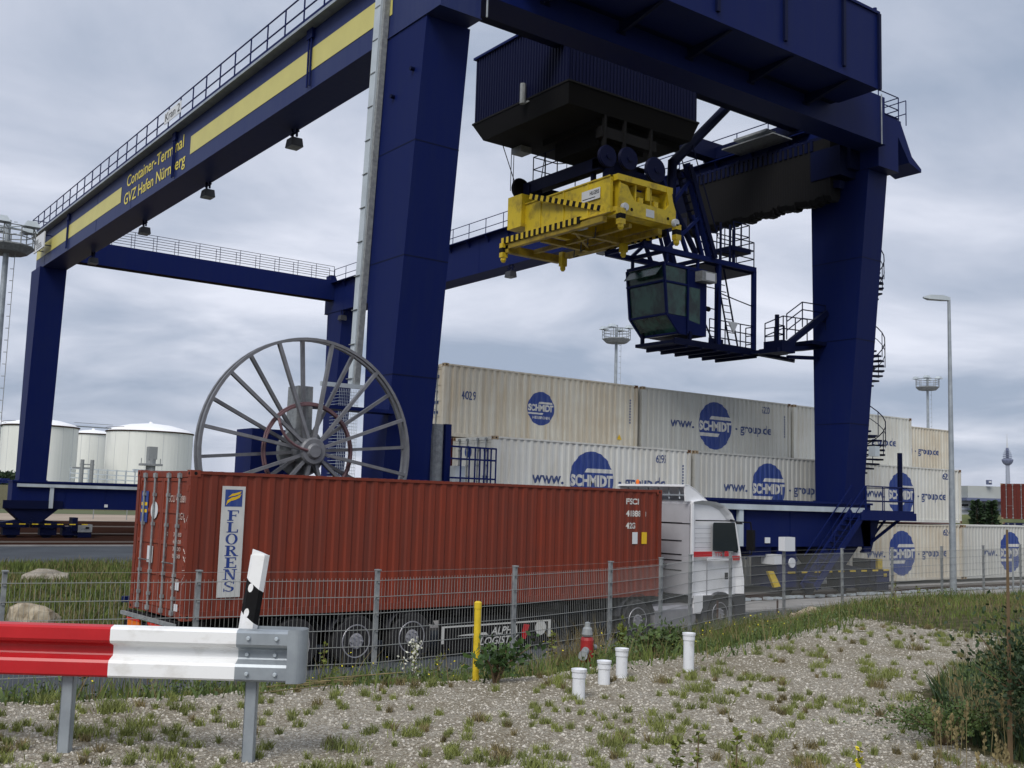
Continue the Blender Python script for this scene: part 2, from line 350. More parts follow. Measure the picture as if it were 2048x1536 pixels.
def container_proto(name, L, W, H, paint, doorpaint, rail='cont_rust', style=None, code=None, roof_wave=True, lab='', cat='container'):
    t = thing(name, lab, cat)
    f = MB()
    for x in (0, L-0.12):
        for y in (0, W-0.12): f.box(x, x+0.12, y, y+0.12, 0.118, H-0.118)
    for y0, y1 in ((0.0, 0.05), (W-0.05, W)):
        f.box(0.12, L-0.12, y0+0.001, y1-0.001, 0.02, 0.15); f.box(0.12, L-0.12, y0+0.001, y1-0.001, H-0.07, H-0.015)
    for x0, x1 in ((0.003, 0.1), (L-0.1, L-0.003)):
        f.box(x0, x1, 0.12, W-0.12, 0.02, 0.14); f.box(x0, x1, 0.12, W-0.12, H-0.13, H-0.02)
    f.box(0.1, L-0.1, 0.05, W-0.05, 0.1, 0.14)
    f.build('frame', paint, t, local=True)
    for x in (-0.004, L-0.174):
        for y in (-0.004, W-0.158):
            for z in (0, H-0.118):
                c = MB(); c.box(x, x+0.178, y, y+0.162, z, z+0.118); c.mi = 1
                if y < 0: c.lathe([(0.03, -0.0065), (0.03, 0.01)], (x+.089, 0, z+.06), 'y', 10)
                if x < 0: c.lathe([(0.03, -0.0065), (0.03, 0.01)], (0, y+.08, z+.06), 'x', 10)
                c.build('corner_casting', [rail, 'black'], t, local=True)
    for sd in (0, 1): side_panel_mb(L, H, sd, W).build('side_panel', paint, t, local=True, fix=False)
    r = MB(); k = int((L-0.2)/0.2); vs = []
    for i in range(k*2+1):
        x = 0.1+(L-0.2)*i/(k*2); z = H-0.03+(0.02 if i % 2 else 0); vs += [(x, 0.045, z), (x, W-0.045, z)]
    r.add(vs, [(2*i, 2*i+2, 2*i+3, 2*i+1) for i in range(k*2)])
    r.build('roof', paint, t, local=True, fix=False)
    e = MB(); e.box(L-0.06, L-0.03, 0.12, W-0.12, 0.14, H-0.13)
    for i in range(9): y = 0.2+i*(W-0.4)/9; e.box(L-0.031, L-0.008, y, y+0.12, 0.16, H-0.15)
    e.build('end_panel', paint, t, local=True)
    for sd in (0, 1):
        y0, y1 = (0.125, W/2-0.006) if sd == 0 else (W/2+0.006, W-0.125)
        d = MB(); d.box(0.03, 0.06, y0, y1, 0.15, H-0.14)
        for a, b in ((0.15, 0.21), (H-0.2, H-0.14)): d.box(0.012, 0.031, y0, y1, a, b)
        for q in (0, 1): yy = y0 if q == 0 else y1-0.06; d.box(0.0125, 0.031, yy, yy+0.06, 0.21, H-0.2)
        for k in range(1, 4): z = 0.18+(H-0.36)*k/4; d.box(0.013, 0.031, y0+0.06, y1-0.06, z-0.035, z+0.035)
        do = d.build('door', doorpaint, t, local=True)
        for fy in (0.28, 0.72):
            y = y0+(y1-y0)*fy; q = MB(); q.tube((-0.02, y, 0.05), (-0.02, y, H-0.05), 0.021, n=8)
            for z in (0.1, H-0.1): q.box(-0.045, 0.01, y-0.05, y+0.05, z-0.04, z+0.04)
            for z in (0.35, 0.75, H-0.45, H*0.62): q.box(-0.04, 0.014, y-0.035, y+0.035, z-0.03, z+0.03)
            q.tube((-0.05, y, 0.95), (-0.05, y+0.42*(1 if fy < .5 else -1), 0.95), 0.012, n=6)
            q.build('locking_rod', 'galv_rough', do, local=True)
        yh = 0.1 if sd == 0 else W-0.1
        for k in range(4): z = 0.32+(H-0.64)*k/3; MB().box(-0.008, 0.02, yh-0.05, yh+0.05, z-0.05, z+0.05).build('hinge', doorpaint, do, local=True)
    if style:
        blue, white, lett = [], [], []
        if style in ('big', 'big2'):
            R = 1.0; cx, cz = L*0.465, H*0.49
            blue.append(disc(cx, cz, R))
            white.append(bar([(cx-0.32*R, cz+0.26*R), (cx+0.97*R, cz+0.26*R), (cx+0.92*R, cz+0.40*R), (cx-0.22*R, cz+0.40*R)]))
            white.append(txt2('SCHMIDT', 0.52, cx-0.97*R, cz-0.2*R, bold=0.05, width=1.95*R))
            white.append(bar([(cx-0.9*R, cz-0.46*R), (cx+0.2*R, cz-0.46*R), (cx+0.3*R, cz-0.32*R), (cx-0.95*R, cz-0.32*R)]))
            lett.append(txt2('www.', 0.56, cx-2.62, cz-0.17, bold=0.022, width=1.35))
            lett.append(txt2('- group.de', 0.54, cx+1.25, cz-0.17, bold=0.022, width=2.35))
        else:
            R = 0.62; cx, cz = L*0.47, H*0.5
            blue.append(disc(cx, cz, R))
            white.append(bar([(cx-0.2*R, cz+0.28*R), (cx+0.9*R, cz+0.28*R), (cx+0.85*R, cz+0.40*R), (cx-0.1*R, cz+0.40*R)]))
            white.append(txt2('SCHMIDT', 0.32, cx-0.95*R, cz-0.14*R, bold=0.05, width=1.88*R))
            white.append(bar([(cx-0.93*R, cz-0.36*R), (cx+0.1*R, cz-0.36*R), (cx+0.16*R, cz-0.26*R), (cx-0.95*R, cz-0.26*R)]))
            white.append(txt2('HEILBRONN', 0.14, cx-0.6*R, cz-0.62*R, bold=0.02, width=1.25*R))
        bo = dec_mb(blue, 0.003).build('emblem', 'logo_blue', t, local=True, fix=False)
        dec_mb(white, 0.006).build('emblem_lettering', 'letter_white', bo, local=True, fix=False)
        for lt_ in lett: dec_mb([lt_], 0.003).build('web_address', 'letter_blue', t, local=True, fix=False)
        # small round emblem on the left door
        dd = MB(); n = 20; yc, zc = W*0.62, H-0.5
        dd.add([(0.0095, yc+0.2*math.cos(2*PI*k/n), zc+0.2*math.sin(2*PI*k/n)) for k in range(n)], [tuple(range(n))])
        dd.build('door_emblem', 'logo_blue', t, local=True, fix=False)
        st = MB()
        for z in (H-0.5, 1.15, 0.8): st.box(0.005, 0.0135, 0.35, 0.6, z, z+0.1)
        st.build('door_plate', 'letter_blue', t, local=True)
    return t
def number(t, s, x, z, size=0.42, width=0.62, m='letter_blue'):
    dec_mb([txt2(s, size, x, z, bold=0.016, width=width)], 0.0045).build('number', m, t, local=True, fix=False)
G1 = 'white bulk containers stacked beside the crane'
CL = 9.125; CW = 2.44; CH = 2.55
big = container_proto('shipping_container', CL, CW, CH, 'cont_white', 'cont_white', style='big')
small = container_proto('shipping_container', CL, CW, CH, 'cont_cream', 'cont_cream', style='small')
plain = container_proto('shipping_container', CL, CW, CH, 'cont_brown', 'cont_brown')
def repaint(t, a, b):
    for o in t.children_recursive:
        if o.type == 'MESH' and any(s.material and s.material.name == a for s in o.material_slots):
            o.data = o.data.copy()
            for i, mm in enumerate(o.data.materials):
                if mm and mm.name == a: o.data.materials[i] = MATS[b]
used = set()
def place(proto, x, y, z, label, group=G1, num=None, paint=None, base='cont_white'):
    if proto.name in used: c = copy_tree(proto)
    else: c = proto; used.add(proto.name)
    c.location = (x, y, z); c['label'] = label; c['category'] = 'container'; c['group'] = group
    return c
YD, YC, YE = 28.0, 30.52, 33.2
Z1, Z2, Z3 = 0.16, 2.78, 5.36
specs = [
 (small, 19.6, YC, Z3, 'cream container numbered 4029 with a small round blue emblem, top left of the stack', None),
 (big, 28.95, YC, Z3, 'grey white container numbered 6220 on the top tier right of the 4029 container', 'cont_grey'),
 (big, 38.3, YC, Z3, 'white container on the top tier partly hidden behind the right crane leg', None),
 (big, 20.0, YD, Z2, 'white container numbered 6295 on the middle tier, its open end beside the blue cage', None),
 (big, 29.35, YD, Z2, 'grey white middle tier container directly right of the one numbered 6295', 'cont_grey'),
 (big, 38.45, YD, Z2, 'white middle tier container behind the spiral stair at the right end of the stack', None),
 (big, 38.45, YD, Z1, 'white ground tier container behind the right wheel bogie of the crane', 'cont_cream'),
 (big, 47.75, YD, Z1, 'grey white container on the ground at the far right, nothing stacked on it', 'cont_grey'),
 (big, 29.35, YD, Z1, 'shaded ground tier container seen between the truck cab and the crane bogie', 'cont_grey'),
 (big, 20.0, YD, Z1, 'ground tier container hidden behind the truck', None),
 (big, 46.4, YE, Z3, 'yellowish container on the top tier at the far right end of the stack', 'cont_cream'),
]
made = []
for p, x, y, z, lb, pt in specs:
    c = place(p, x, y, z, lb)
    made.append((c, pt))
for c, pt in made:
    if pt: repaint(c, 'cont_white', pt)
def num_on(i, s, x, z, **k): number(made[i][0], s, x, z, **k)
num_on(0, '4029', 0.75, 1.35, size=0.42, width=0.62); num_on(1, '6220', 7.2, 2.0, width=0.5); num_on(3, '6295', 7.35, 2.0, width=0.5)
num_on(5, '6211', 7.6, 2.05, width=0.75); num_on(6, '6244', 7.6, 2.05, width=0.75)
wp = MB(); wp.add([(8.05, 0.005, 0.35), (8.3, 0.005, 0.35), (8.175, 0.005, 0.57)], [(0, 1, 2)]); wp.build('warning_sign', 'sign_yellow', made[0][0], local=True, fix=False)
for i in (0, 3, 1):
    m = MB()
    for k in range(9): z = 1.9-k*0.11; m.add(*decal([(8.72, z), (8.78, z), (8.78, z+0.07), (8.72, z+0.07)], [(0, 1, 2, 3)], 0.004))
    m.build('code_lettering', 'letter_blue', made[i][0], local=True, fix=False)
# yellow patches on the door end of the 4029 container
m = MB(); m.box(0.004, 0.013, 1.35, 1.62, 1.0, 1.35); m.box(0.004, 0.013, 2.05, 2.25, 1.25, 1.75); m.box(0.004, 0.013, 2.0, 2.2, 0.05, 0.25); m.build('yellow_patch', 'sign_yellow', made[0][0], local=True)
hid = 'brown containers in the rows behind the white stack'
for x in (19.6, 28.95, 38.3):
    for z in (Z1, Z2): place(plain, x, YC, z, 'brown container in the row behind the white stack', hid)
for z in (Z1, Z2): place(plain, 46.4, YE, z, 'brown container in the row behind the white stack', hid)
# red brown container far right, on a blue one
rb = copy_tree(plain); rb.location = (74.2, 38.2, 2.95); tag(rb, 'dark red brown container at the right edge of the photo', 'container')
if 'group' in rb: del rb['group']
bb = copy_tree(plain); bb.location = (74.4, 38.2, 0.16); tag(bb, 'dark blue container under the red brown one at the right edge', 'container')
if 'group' in bb: del bb['group']
repaint(bb, 'cont_brown', 'cont_navy')
m = MB()
for k in range(5): m.add(*decal([(0.9+k*0.55, 2.3), (1.15+k*0.55, 2.3), (1.15+k*0.55, 2.37), (0.9+k*0.55, 2.37)], [(0, 1, 2, 3)], 0.004))
m.build('code_lettering', 'letter_faded', rb, local=True, fix=False)
# ---------------------------------------------------------------- truck
TP = (6.491, 18.106); TT = 0.0654
TL_, TH = 12.192, 2.591
DEP[0] = 0.022
rc = container_proto('shipping_container', TL_, 2.438, TH, 'cont_red', 'cont_red_door', rail='cont_red_door')
rc.location = (TP[0], TP[1], 1.03); rc.rotation_euler = (0, 0, TT)
tag(rc, 'long rust red container riding on the truck trailer', 'container')
# name panel with serif letters
pn = [bar([(0.60, 0.40), (1.04, 0.40), (1.04, 2.32), (0.60, 2.32)])]
pb = MB().box(0.60, 1.04, 0.0, 0.012, 0.38, 2.33).build('name_panel', 'letter_white', rc, local=True)
lg = MB().add([(0.655, -0.002, 1.97), (0.985, -0.002, 1.97), (0.985, -0.002, 2.27), (0.655, -0.002, 2.27)], [(0, 1, 2, 3)])
lg.build('emblem', 'logo_blue', pb, local=True, fix=False)
def wave(dz):
    a = [(0.675+0.02*0, 1.985+dz), (0.70, 2.08+dz), (0.78, 2.13+dz), (0.87, 2.15+dz), (0.965, 2.20+dz)]
    b = [(0.93, 2.13+dz), (0.85, 2.09+dz), (0.77, 2.07+dz), (0.71, 2.03+dz)]
    return a+b
m = MB()
m.add([(x, -0.004, z) for x, z in wave(0)], [tuple(range(9))]); m.add([(x, -0.004, z) for x, z in [(0.71, 2.13), (0.78, 2.195), (0.87, 2.215), (0.965, 2.245), (0.93, 2.195), (0.84, 2.165), (0.77, 2.15)]], [tuple(range(7))])
m.build('emblem_wave', 'sign_yellow', pb, local=True, fix=False)
# serif letters read top to bottom, each in a unit cell (w 0..1, h 0..1)
T, h_ = 0.24, 0.09
def ser(x, z): return [(x-0.12, z), (x+T+0.12, z), (x+T+0.12, z+h_), (x-0.12, z+h_)]
def stem(x): return [(x, 0), (x+T, 0), (x+T, 1), (x, 1)]
def ring(cx, cz, rx, rz, tx, tz, a0, a1, n=18):
    o_ = []; i_ = []
    for k in range(n+1):
        t = math.radians(a0+(a1-a0)*k/n); o_.append((cx+rx*math.cos(t), cz+rz*math.sin(t))); i_.append((cx+(rx-tx)*math.cos(t), cz+(rz-tz)*math.sin(t)))
    return [[o_[k], o_[k+1], i_[k+1], i_[k]] for k in range(n)]
GL = {
 'F': [stem(.2), ser(.2, 0), ser(.2, 1-h_), [(.4, .91), (.95, .91), (.95, 1), (.4, 1)], [(.88, .72), (.95, .72), (.95, .95), (.88, .95)], [(.4, .46), (.75, .46), (.75, .55), (.4, .55)], [(.7, .38), (.76, .38), (.76, .63), (.7, .63)]],
 'L': [stem(.2), ser(.2, 1-h_), [(.08, 0), (.95, 0), (.95, h_), (.08, h_)], [(.87, 0), (.95, 0), (.95, .3), (.87, .3)]],
 'O': ring(.5, .5, .46, .52, .2, .07, 0, 360, 28),
 'R': [stem(.15), ser(.15, 0), ser(.15, 1-h_)]+ring(.45, .75, .38, .25, .17, .08, -90, 90)+[[(.3, .92), (.48, .92), (.48, 1), (.3, 1)], [(.3, .5), (.48, .5), (.48, .58), (.3, .58)], [(.42, .52), (.62, .52), (1.0, 0), (.76, 0)], [(.7, 0), (1.08, 0), (1.08, .07), (.7, .07)]],
 'E': [stem(.2), ser(.2, 0), ser(.2, 1-h_), [(.4, .91), (.93, .91), (.93, 1), (.4, 1)], [(.4, 0), (.97, 0), (.97, .09), (.4, .09)], [(.86, .72), (.93, .72), (.93, .95), (.86, .95)], [(.9, .05), (.97, .05), (.97, .28), (.9, .28)], [(.4, .46), (.72, .46), (.72, .55), (.4, .55)], [(.68, .38), (.74, .38), (.74, .63), (.68, .63)]],
 'N': [[(.15, 0), (.25, 0), (.25, 1), (.15, 1)], [(.8, 0), (.9, 0), (.9, 1), (.8, 1)], [(.1, 1), (.38, 1), (.9, 0), (.72, 0)], [(0, 0), (.4, 0), (.4, .07), (0, .07)], [(0, .93), (.3, .93), (.3, 1), (0, 1)], [(.65, .93), (1.05, .93), (1.05, 1), (.65, 1)]],
 'S': ring(.5, .74, .36, .27, .17, .08, 30, 215)+ring(.5, .28, .38, .29, .18, .08, -150, 35)+[[(.2, .66), (.3, .52), (.86, .42), (.7, .3)][:4]]+[[(.22, .6), (.42, .62), (.82, .4), (.62, .36)], [(.8, .72), (.87, .72), (.87, 1), (.8, 1)], [(.1, 0), (.17, 0), (.17, .3), (.1, .3)]],
}
m = MB(); ch, cw = 0.185, 0.25; z = 1.72
for c in 'FLORENS':
    for pl in GL[c]:
        m.add([(0.697+a*cw, -0.0025-0.0003*len(m.v) % 0.001, z+b*ch) for a, b in pl], [tuple(range(len(pl)))])
    z -= 0.207
m.build('name_lettering', 'logo_blue', pb, local=True, fix=False)
dec_mb([txt2('FSCI', .19, 10.95, 2.22, bold=.03, width=.42), txt2('41888', .19, 10.95, 1.93, bold=.03, width=.5), txt2('1', .17, 11.58, 1.93), txt2('42G', .19, 10.95, 1.64, bold=.03, width=.33)], 0.004).build('code_lettering', 'letter_white', rc, local=True, fix=False)
for xx, mm_ in ((11.17, 'white_plate'), (11.5, 'sign_yellow')):
    MB().box(xx, xx+0.17, 0.005, 0.02, 1.27, 1.55).build('sticker', mm_, rc, local=True)
m = MB(); n = 12                                                   # door emblem, plates and faded codes on the rear doors
MB().box(0.006, 0.0115, 1.87, 2.2, 1.62, 2.2).build('door_emblem', 'logo_blue', rc, local=True)
m = MB()
for a in (0, 1): m.box(0.002, 0.0062, 1.9, 2.17, 1.8+a*0.13, 1.86+a*0.13)
m.build('door_emblem_wave', 'sign_yellow', rc, local=True)
each('door_sticker', 'white_plate', rc, [MB().lathe([(0.16, 0), (0.16, 0.006)], (0.005, 1.55, 1.85), 'x', 20), MB().box(0.004, 0.0115, 0.25, 0.4, 0.12, 0.26), MB().box(0.004, 0.0115, 0.25, 0.4, 0.5, 0.64), MB().box(0.004, 0.0115, 1.5, 1.75, 0.9, 1.2)], local=True)
m = MB()
R3, U3 = (0, -1, 0), (0, 0, 1)
put_text(m, 'FSCU 418881', .17, (0.0095, 0.98, 2.02), R3, U3, width=.8, bold=.01); put_text(m, '42G1', .17, (0.0095, 0.55, 1.72), R3, U3, width=.33, bold=.01)
for k, s in enumerate(('30480', '67200', '3800', '8380', '26680', '67.7')):
    put_text(m, s, .10, (0.0095, 0.62, 1.42-k*0.125-(0.3 if k > 3 else 0)), R3, U3, width=.34, bold=.01)
for k in range(3): put_text(m, ('KG', 'LB', 'M')[k], .09, (0.0095, 0.98, 1.42-k*0.2), R3, U3, bold=.01)
m.build('door_lettering', 'letter_faded', rc, local=True, fix=False)
m = MB()
m.path([(-0.001, 0.17, 1.75), (-0.001, 0.13, 1.62), (-0.001, 0.02, 1.80)], 0.006)
for a, b, c, d in ((.12, 1.1, .03, 1.0), (.1, 1.0, .02, 1.08), (.13, .85, .03, .86), (.09, .7, .02, .78), (.1, .62, .03, .66), (.12, 1.22, .05, 1.14)): m.path([(-0.001, a, b), (-0.001, c, d)], 0.006)
m.build('chalk_mark', 'chalk', rc, local=True)
# semi trailer
tr = thing('semi_trailer', 'black semi trailer carrying the red container', 'trailer', (TP[0], TP[1], 0), TT)
m = MB()
for y in (0.72, 1.62): m.box(0.1, 12.0, y, y+0.1, 0.68, 1.0)
for k in range(9): m.box(0.3+k*1.4, 0.42+k*1.4, 0.02, 2.42, 0.86, 1.0)
m.box(-0.09, 0.02, 0.1, 2.34, 0.90, 1.01); m.box(1.0, 5.5, 0.75, 1.7, 0.35, 0.66)
m.build('chassis', 'black', tr, local=True)
def wheel(parent, x, y, r=0.5, w=0.36, side=-1, hub='cab_grey'):
    wm = MB(); wm.lathe([(r*0.6, -w/2), (r*0.93, -w/2), (r, -w/2+0.05), (r, w/2-0.05), (r*0.93, w/2), (r*0.6, w/2)], (x, y, r-0.02), 'y', 32)
    wo = wm.build('wheel', 'rubber', parent, local=True, smooth=False)
    q = MB(); s = side*(w/2)
    q.lathe([(r*0.62, s*1.02), (r*0.60, s*0.9), (r*0.56, s*0.62), (r*0.34, s*0.55), (r*0.30, s*1.05), (r*0.12, s*1.12), (0.01, s*1.12)], (x, y, r-0.02), 'y', 24, cap=False)
    for k in range(8):
        t = 2*PI*k/8; q.lathe([(0.022, 0), (0.022, s*0.25)], (x+r*0.24*math.cos(t), y+s*1.0, r-0.02+r*0.24*math.sin(t)), 'y', 6)
    for k in range(8):
        t = 2*PI*(k+.5)/8; q.mi = 1; q.lathe([(0.035, s*.01), (0.035, s*.02)], (x+r*0.45*math.cos(t), y+s*0.58, r-0.02+r*0.45*math.sin(t)), 'y', 8)
    q.build('rim', ['tank_grey', 'black'], wo, local=True)
    q = MB(); q.lathe([(r*.66, s*.9), (r*.62, s*1.06), (r*.585, s*1.04), (r*.57, s*.8)], (x, y, r-.02), 'y', 32, cap=False); q.build('rim_ring', 'tank_grey', wo, local=True)
    return wo
for x in (2.2, 3.52, 4.82):
    for y, s in ((0.2, -1), (2.24, 1)): wheel(tr, x, y, side=s)
for x in (2.2, 3.52, 4.82):
    for y in (0.02, 2.06):
        m = MB(); pts = [(x+0.6*math.cos(t), 0.48+0.6*math.sin(t)) for t in [math.radians(20+i*14) for i in range(11)]]
        for i in range(10): a, b = pts[i], pts[i+1]; m.add([(a[0], y, a[1]), (b[0], y, b[1]), (b[0], y+.36, b[1]), (a[0], y+.36, a[1])], [(0, 1, 2, 3)])
        m.build('mudguard', 'cab_dark', tr, local=True, fix=False)
m = MB().box(-0.1, 0.0, 0.06, 2.38, 0.45, 0.86); m.build('rear_bumper', 'black', tr, local=True)
for y, c in ((1.55, 'orange_light'), (0.55, 'orange_light')):
    q = MB(); q.mi = 0; q.box(-0.14, -0.1, y, y+0.55, 0.60, 0.90); q.mi = 1; q.box(-0.15, -0.139, y-0.03, y+0.58, 0.57, 0.63); q.box(-0.15, -0.139, y-0.03, y+0.58, 0.87, 0.91)
    q.build('tail_light', ['orange_light', 'red_light'], tr, local=True)
MB().box(-0.16, -0.1, 0.0, 2.44, 0.925, 0.99).build('rear_beam', 'galv_rough', tr, local=True); MB().box(-0.145, -0.1, 1.16, 1.5, 0.58, 0.8).build('number_plate', 'white_plate', tr, local=True)
m = MB().box(5.55, 8.75, 0.10, 0.13, 0.12, 0.80)
sb = m.build('side_board', 'black', tr, local=True)
m = MB(); f_ = 0.098
m.box(5.62, 8.66, f_-.004, f_, .60, .635); m.box(5.62, 5.69, f_-.004, f_, .28, .60); m.box(8.57, 8.66, f_-.004, f_, .26, .60)
put_text(m, 'ALPHA', .22, (6.92, f_-.003, .46-.06), (1, 0, 0), (0, 0, 1), bold=.02, shear=.3, width=.75)
put_text(m, 'LOGISTIK', .22, (6.62, f_-.003, .20), (1, 0, 0), (0, 0, 1), bold=.02, shear=.3, width=1.1)
m.add([(6.0, f_-.003, .42), (6.85, f_-.003, .40), (6.8, f_-.003, .46), (6.15, f_-.003, .44)], [(0, 1, 2, 3)])
m.lathe([(.16, -.004), (.16, 0)], (8.35, f_, .47), 'y', 24)
m.build('board_lettering', 'letter_white', sb, local=True, fix=False)
m = MB(); m.add([(7.82, f_-.003, .25), (7.92, f_-.003, .25), (7.98, f_-.003, .42), (8.02, f_-.003, .55), (7.85, f_-.003, .58), (7.80, f_-.003, .4)], [tuple(range(6))]); m.build('board_figure', 'red', sb, local=True, fix=False)
for x in (9.3, 9.9): MB().beam((x, .35, .9), (x, .35, .1), .12).build('landing_leg', 'cab_dark', tr, local=True)
# tractor
tk = thing('truck_tractor', 'white high roof truck cab with a red stripe pulling the red container', 'truck', (TP[0], TP[1], 0), TT)
m = MB()
prof = [(13.36, 1.0), (13.36, 3.36), (13.7, 3.40), (14.25, 3.37), (14.62, 3.27), (14.9, 3.08), (15.06, 2.86), (15.28, 2.08), (15.44, 1.35), (15.44, 0.98)]
pr_ = [(x, 0.0, z) for x, z in prof]; n_ = len(pr_)
def cabsec(y, ins): return [(13.36+(x-13.36)*(1-ins*0.10) if x > 13.5 else x, y, z-(ins*0.10 if z > 2.9 else 0)) for x, z in prof]
secs = [cabsec(0.08, 1.0), cabsec(-0.01, .35), cabsec(-0.04, 0), cabsec(2.48, 0), cabsec(2.45, .35), cabsec(2.36, 1.0)]
secs[0] = [(x, y+.0, z) for x, y, z in secs[0]]
vs = [p for s_ in secs for p in s_]; fs = []
for i in range(5):
    for k in range(n_): fs.append((i*n_+k, i*n_+(k+1) % n_, (i+1)*n_+(k+1) % n_, (i+1)*n_+k))
fs += [tuple(range(n_-1, -1, -1)), tuple(range(5*n_, 6*n_))]
m.add(vs, fs); m.build('cab', 'cab_white', tk, local=True)
m = MB()                                             # rear wall details
m.box(13.31, 13.358, 0.06, 2.36, 1.02, 3.3); bw = m.build('rear_wall', 'cab_grey', tk, local=True)
m = MB()
for z in (3.25-.45, 2.0, 1.85, 1.6, 2.35): m.box(13.295, 13.31, 0.3, 2.1, z, z+0.02)
m.box(13.29, 13.31, 1.25, 1.5, 2.02, 2.1); m.box(13.30, 13.312, 0.02, 2.4, 2.79, 2.81)
m.build('groove', 'black', bw, local=True)
m = MB()                                             # side air deflector and roof spoiler
each('side_deflector', 'cab_white', tk, [MB().box(13.28, 13.36, -0.05, -0.01, 0.95, 3.3), MB().box(13.0, 13.36, 2.45, 2.49, 0.95, 3.3)], local=True)
m = MB()
top = [(13.05, 3.78), (13.22, 3.80), (14.05, 3.38)]
for y0, y1 in ((0.06, 0.10), (2.34, 2.38)):
    m.prism([(13.16, y0, 3.36), (14.05, y0, 3.37), (13.55, y0, 3.66), (13.24, y0, 3.78), (13.12, y0, 3.78)], (0, y1-y0, 0))
m.prism([(13.08, 0.06, 3.77), (13.26, 0.06, 3.79), (13.58, 0.06, 3.66), (14.06, 0.06, 3.37), (14.06, 0.06, 3.345), (13.57, 0.06, 3.62), (13.26, 0.06, 3.75), (13.08, 0.06, 3.73)], (0, 2.32, 0))
m.build('roof_spoiler', 'cab_white', tk, local=True)
m = MB()
for i in range(6): m.beam((13.2+i*.01, .3+i*.36, 3.42), (13.25, .35+i*.36, 3.7), .03)
m.beam((13.2, .1, 3.52), (13.2, 2.3, 3.52), .04); m.build('spoiler_strut', 'galv', tk, local=True)
MB().lathe([(.04, 0), (.05, .03), (.05, .10), (.02, .13)], (13.35, 1.9, 3.78), 'z', 10).build('beacon', 'orange_light', tk, local=True)
def cs(pts, y=-0.046): return [(x, y, z) for x, z in pts]
m = MB(); m.prism(cs([(14.14, 2.12), (14.14, 2.80), (14.18, 2.84), (15.02, 2.84), (15.18, 2.13), (15.12, 2.05), (14.85, 2.10)]), (0, 0.02, 0))
m.build('side_window', 'glass', tk, local=True)
m = MB(); m.box(13.9, 13.912, -0.0435, -0.02, 1.0, 1.95); MB().box(13.45, 14.95, -0.0445, -0.02, 2.872, 2.9).build('roof_gap', 'black', tk, local=True); MB().box(13.9, 14.93, -0.052, -0.03, 1.86, 1.93).build('door_shoulder', 'cab_white', tk, local=True)
for k in range(5): m.box(13.42, 14.05, -0.0425, -0.03, 2.2+k*.12, 2.21+k*.12)
m.build('panel_gap', 'tank_grey', tk, local=True)
each('red_stripe', 'red', tk, [MB().box(13.38, 14.1, -0.045, -0.03, 1.97, 2.10), MB().box(14.62, 14.85, -0.045, -0.03, 1.97, 2.10), MB().prism(cs([(14.86, 1.86), (15.24, 1.86), (15.24, 1.98), (14.86, 1.98)]), (0, .01, 0))], local=True)
m = MB(); put_text(m, 'TTS', .14, (14.2, -0.0465, 1.98), (1, 0, 0), (0, 0, 1), width=.3, bold=.02); m.build('cab_lettering', 'red', tk, local=True, fix=False)
MB().box(14.62, 14.74, -0.06, -0.04, 1.38, 1.55).build('door_handle', 'black', tk, local=True)
m = MB(); m.box(15.16, 15.2, 0.15, 2.3, 2.08, 2.8)
ws = MB().add([(15.30, .12, 2.12), (15.30, 2.3, 2.12), (15.10, 2.25, 2.86), (15.10, .18, 2.86)], [(0, 1, 2, 3)]); ws.build('windscreen', 'glass', tk, local=True, fix=False)
m = MB(); m.prism([(14.9, -.05, 2.9), (15.35, -.05, 2.80), (15.35, 2.45, 2.80), (14.9, 2.45, 2.9)], (0, 0, .03)); m.build('sun_visor', 'cab_dark', tk, local=True)
for y in (-0.28, 2.6):
    m = MB(); m.box(15.44, 15.56, y-.02, y+.18, 2.12, 2.66); m.path([(15.2, 0 if y < 0 else 2.44, 2.86), (15.45, y+.05, 2.86), (15.5, y+.05, 2.6)], .02); m.path([(15.3, 0 if y < 0 else 2.44, 2.0), (15.5, y+.05, 2.02), (15.5, y+.05, 2.2)], .02)
    m.build('mirror', 'black', tk, local=True)
m = MB()                                             # lower body: wheel arch, steps, bumper
def arch(x0, x1, z0, z1, cx, r, y0, y1):
    pts = [(x0, z0)]+[(x0, z1), (x1, z1), (x1, z0)]
    a = [(cx+r*math.cos(t), .48+r*math.sin(t)) for t in [PI*k/12 for k in range(13)]]
    poly = [(x0, z0), (x0, z1), (x1, z1), (x1, z0)]+[(max(q[0], x0), max(q[1], z0)) for q in a]
    for i in range(12):
        p0, p1 = a[i], a[i+1]; m.add([(p0[0], y0, p0[1]), (p1[0], y0, p1[1]), (p1[0], y0, z1), (p0[0], y0, z1)], [(0, 1, 2, 3)])
        m.add([(p0[0], y0, p0[1]), (p1[0], y0, p1[1]), (p1[0], y1, p1[1]), (p0[0], y1, p0[1])], [(0, 1, 2, 3)])
    m.box(cx+r, x1, y0, y1, z0, z1); m.box(x0, cx-r, y0, y1, z0, z1)
arch(13.72, 15.5, 0.27, 0.985, 14.5, 0.58, -0.04, 0.35); arch(13.72, 15.5, 0.27, 0.985, 14.5, 0.58, 2.1, 2.48)
m.box(15.3, 15.5, 0.35, 2.1, 0.27, 0.985)
m.build('lower_body', 'cab_dark', tk, local=True, fix=False)
MB().prism(cs([(13.4, .55), (13.4, 1.0), (13.75, 1.0), (13.75, .7), (13.66, .55)], -0.042), (0, .05, 0)).build('skirt', 'cab_white', tk, local=True)
m = MB(); m.box(15.36, 15.47, .06, .4, 1.0, 1.3)
m.build('headlight', 'white_plate', tk, local=True)
m = MB()
for y in (.75, 1.6): m.box(9.6, 15.2, y, y+.09, .62, .86)
m.box(13.2, 15.0, .7, 1.8, .45, .95); m.build('chassis', 'cab_dark', tk, local=True)
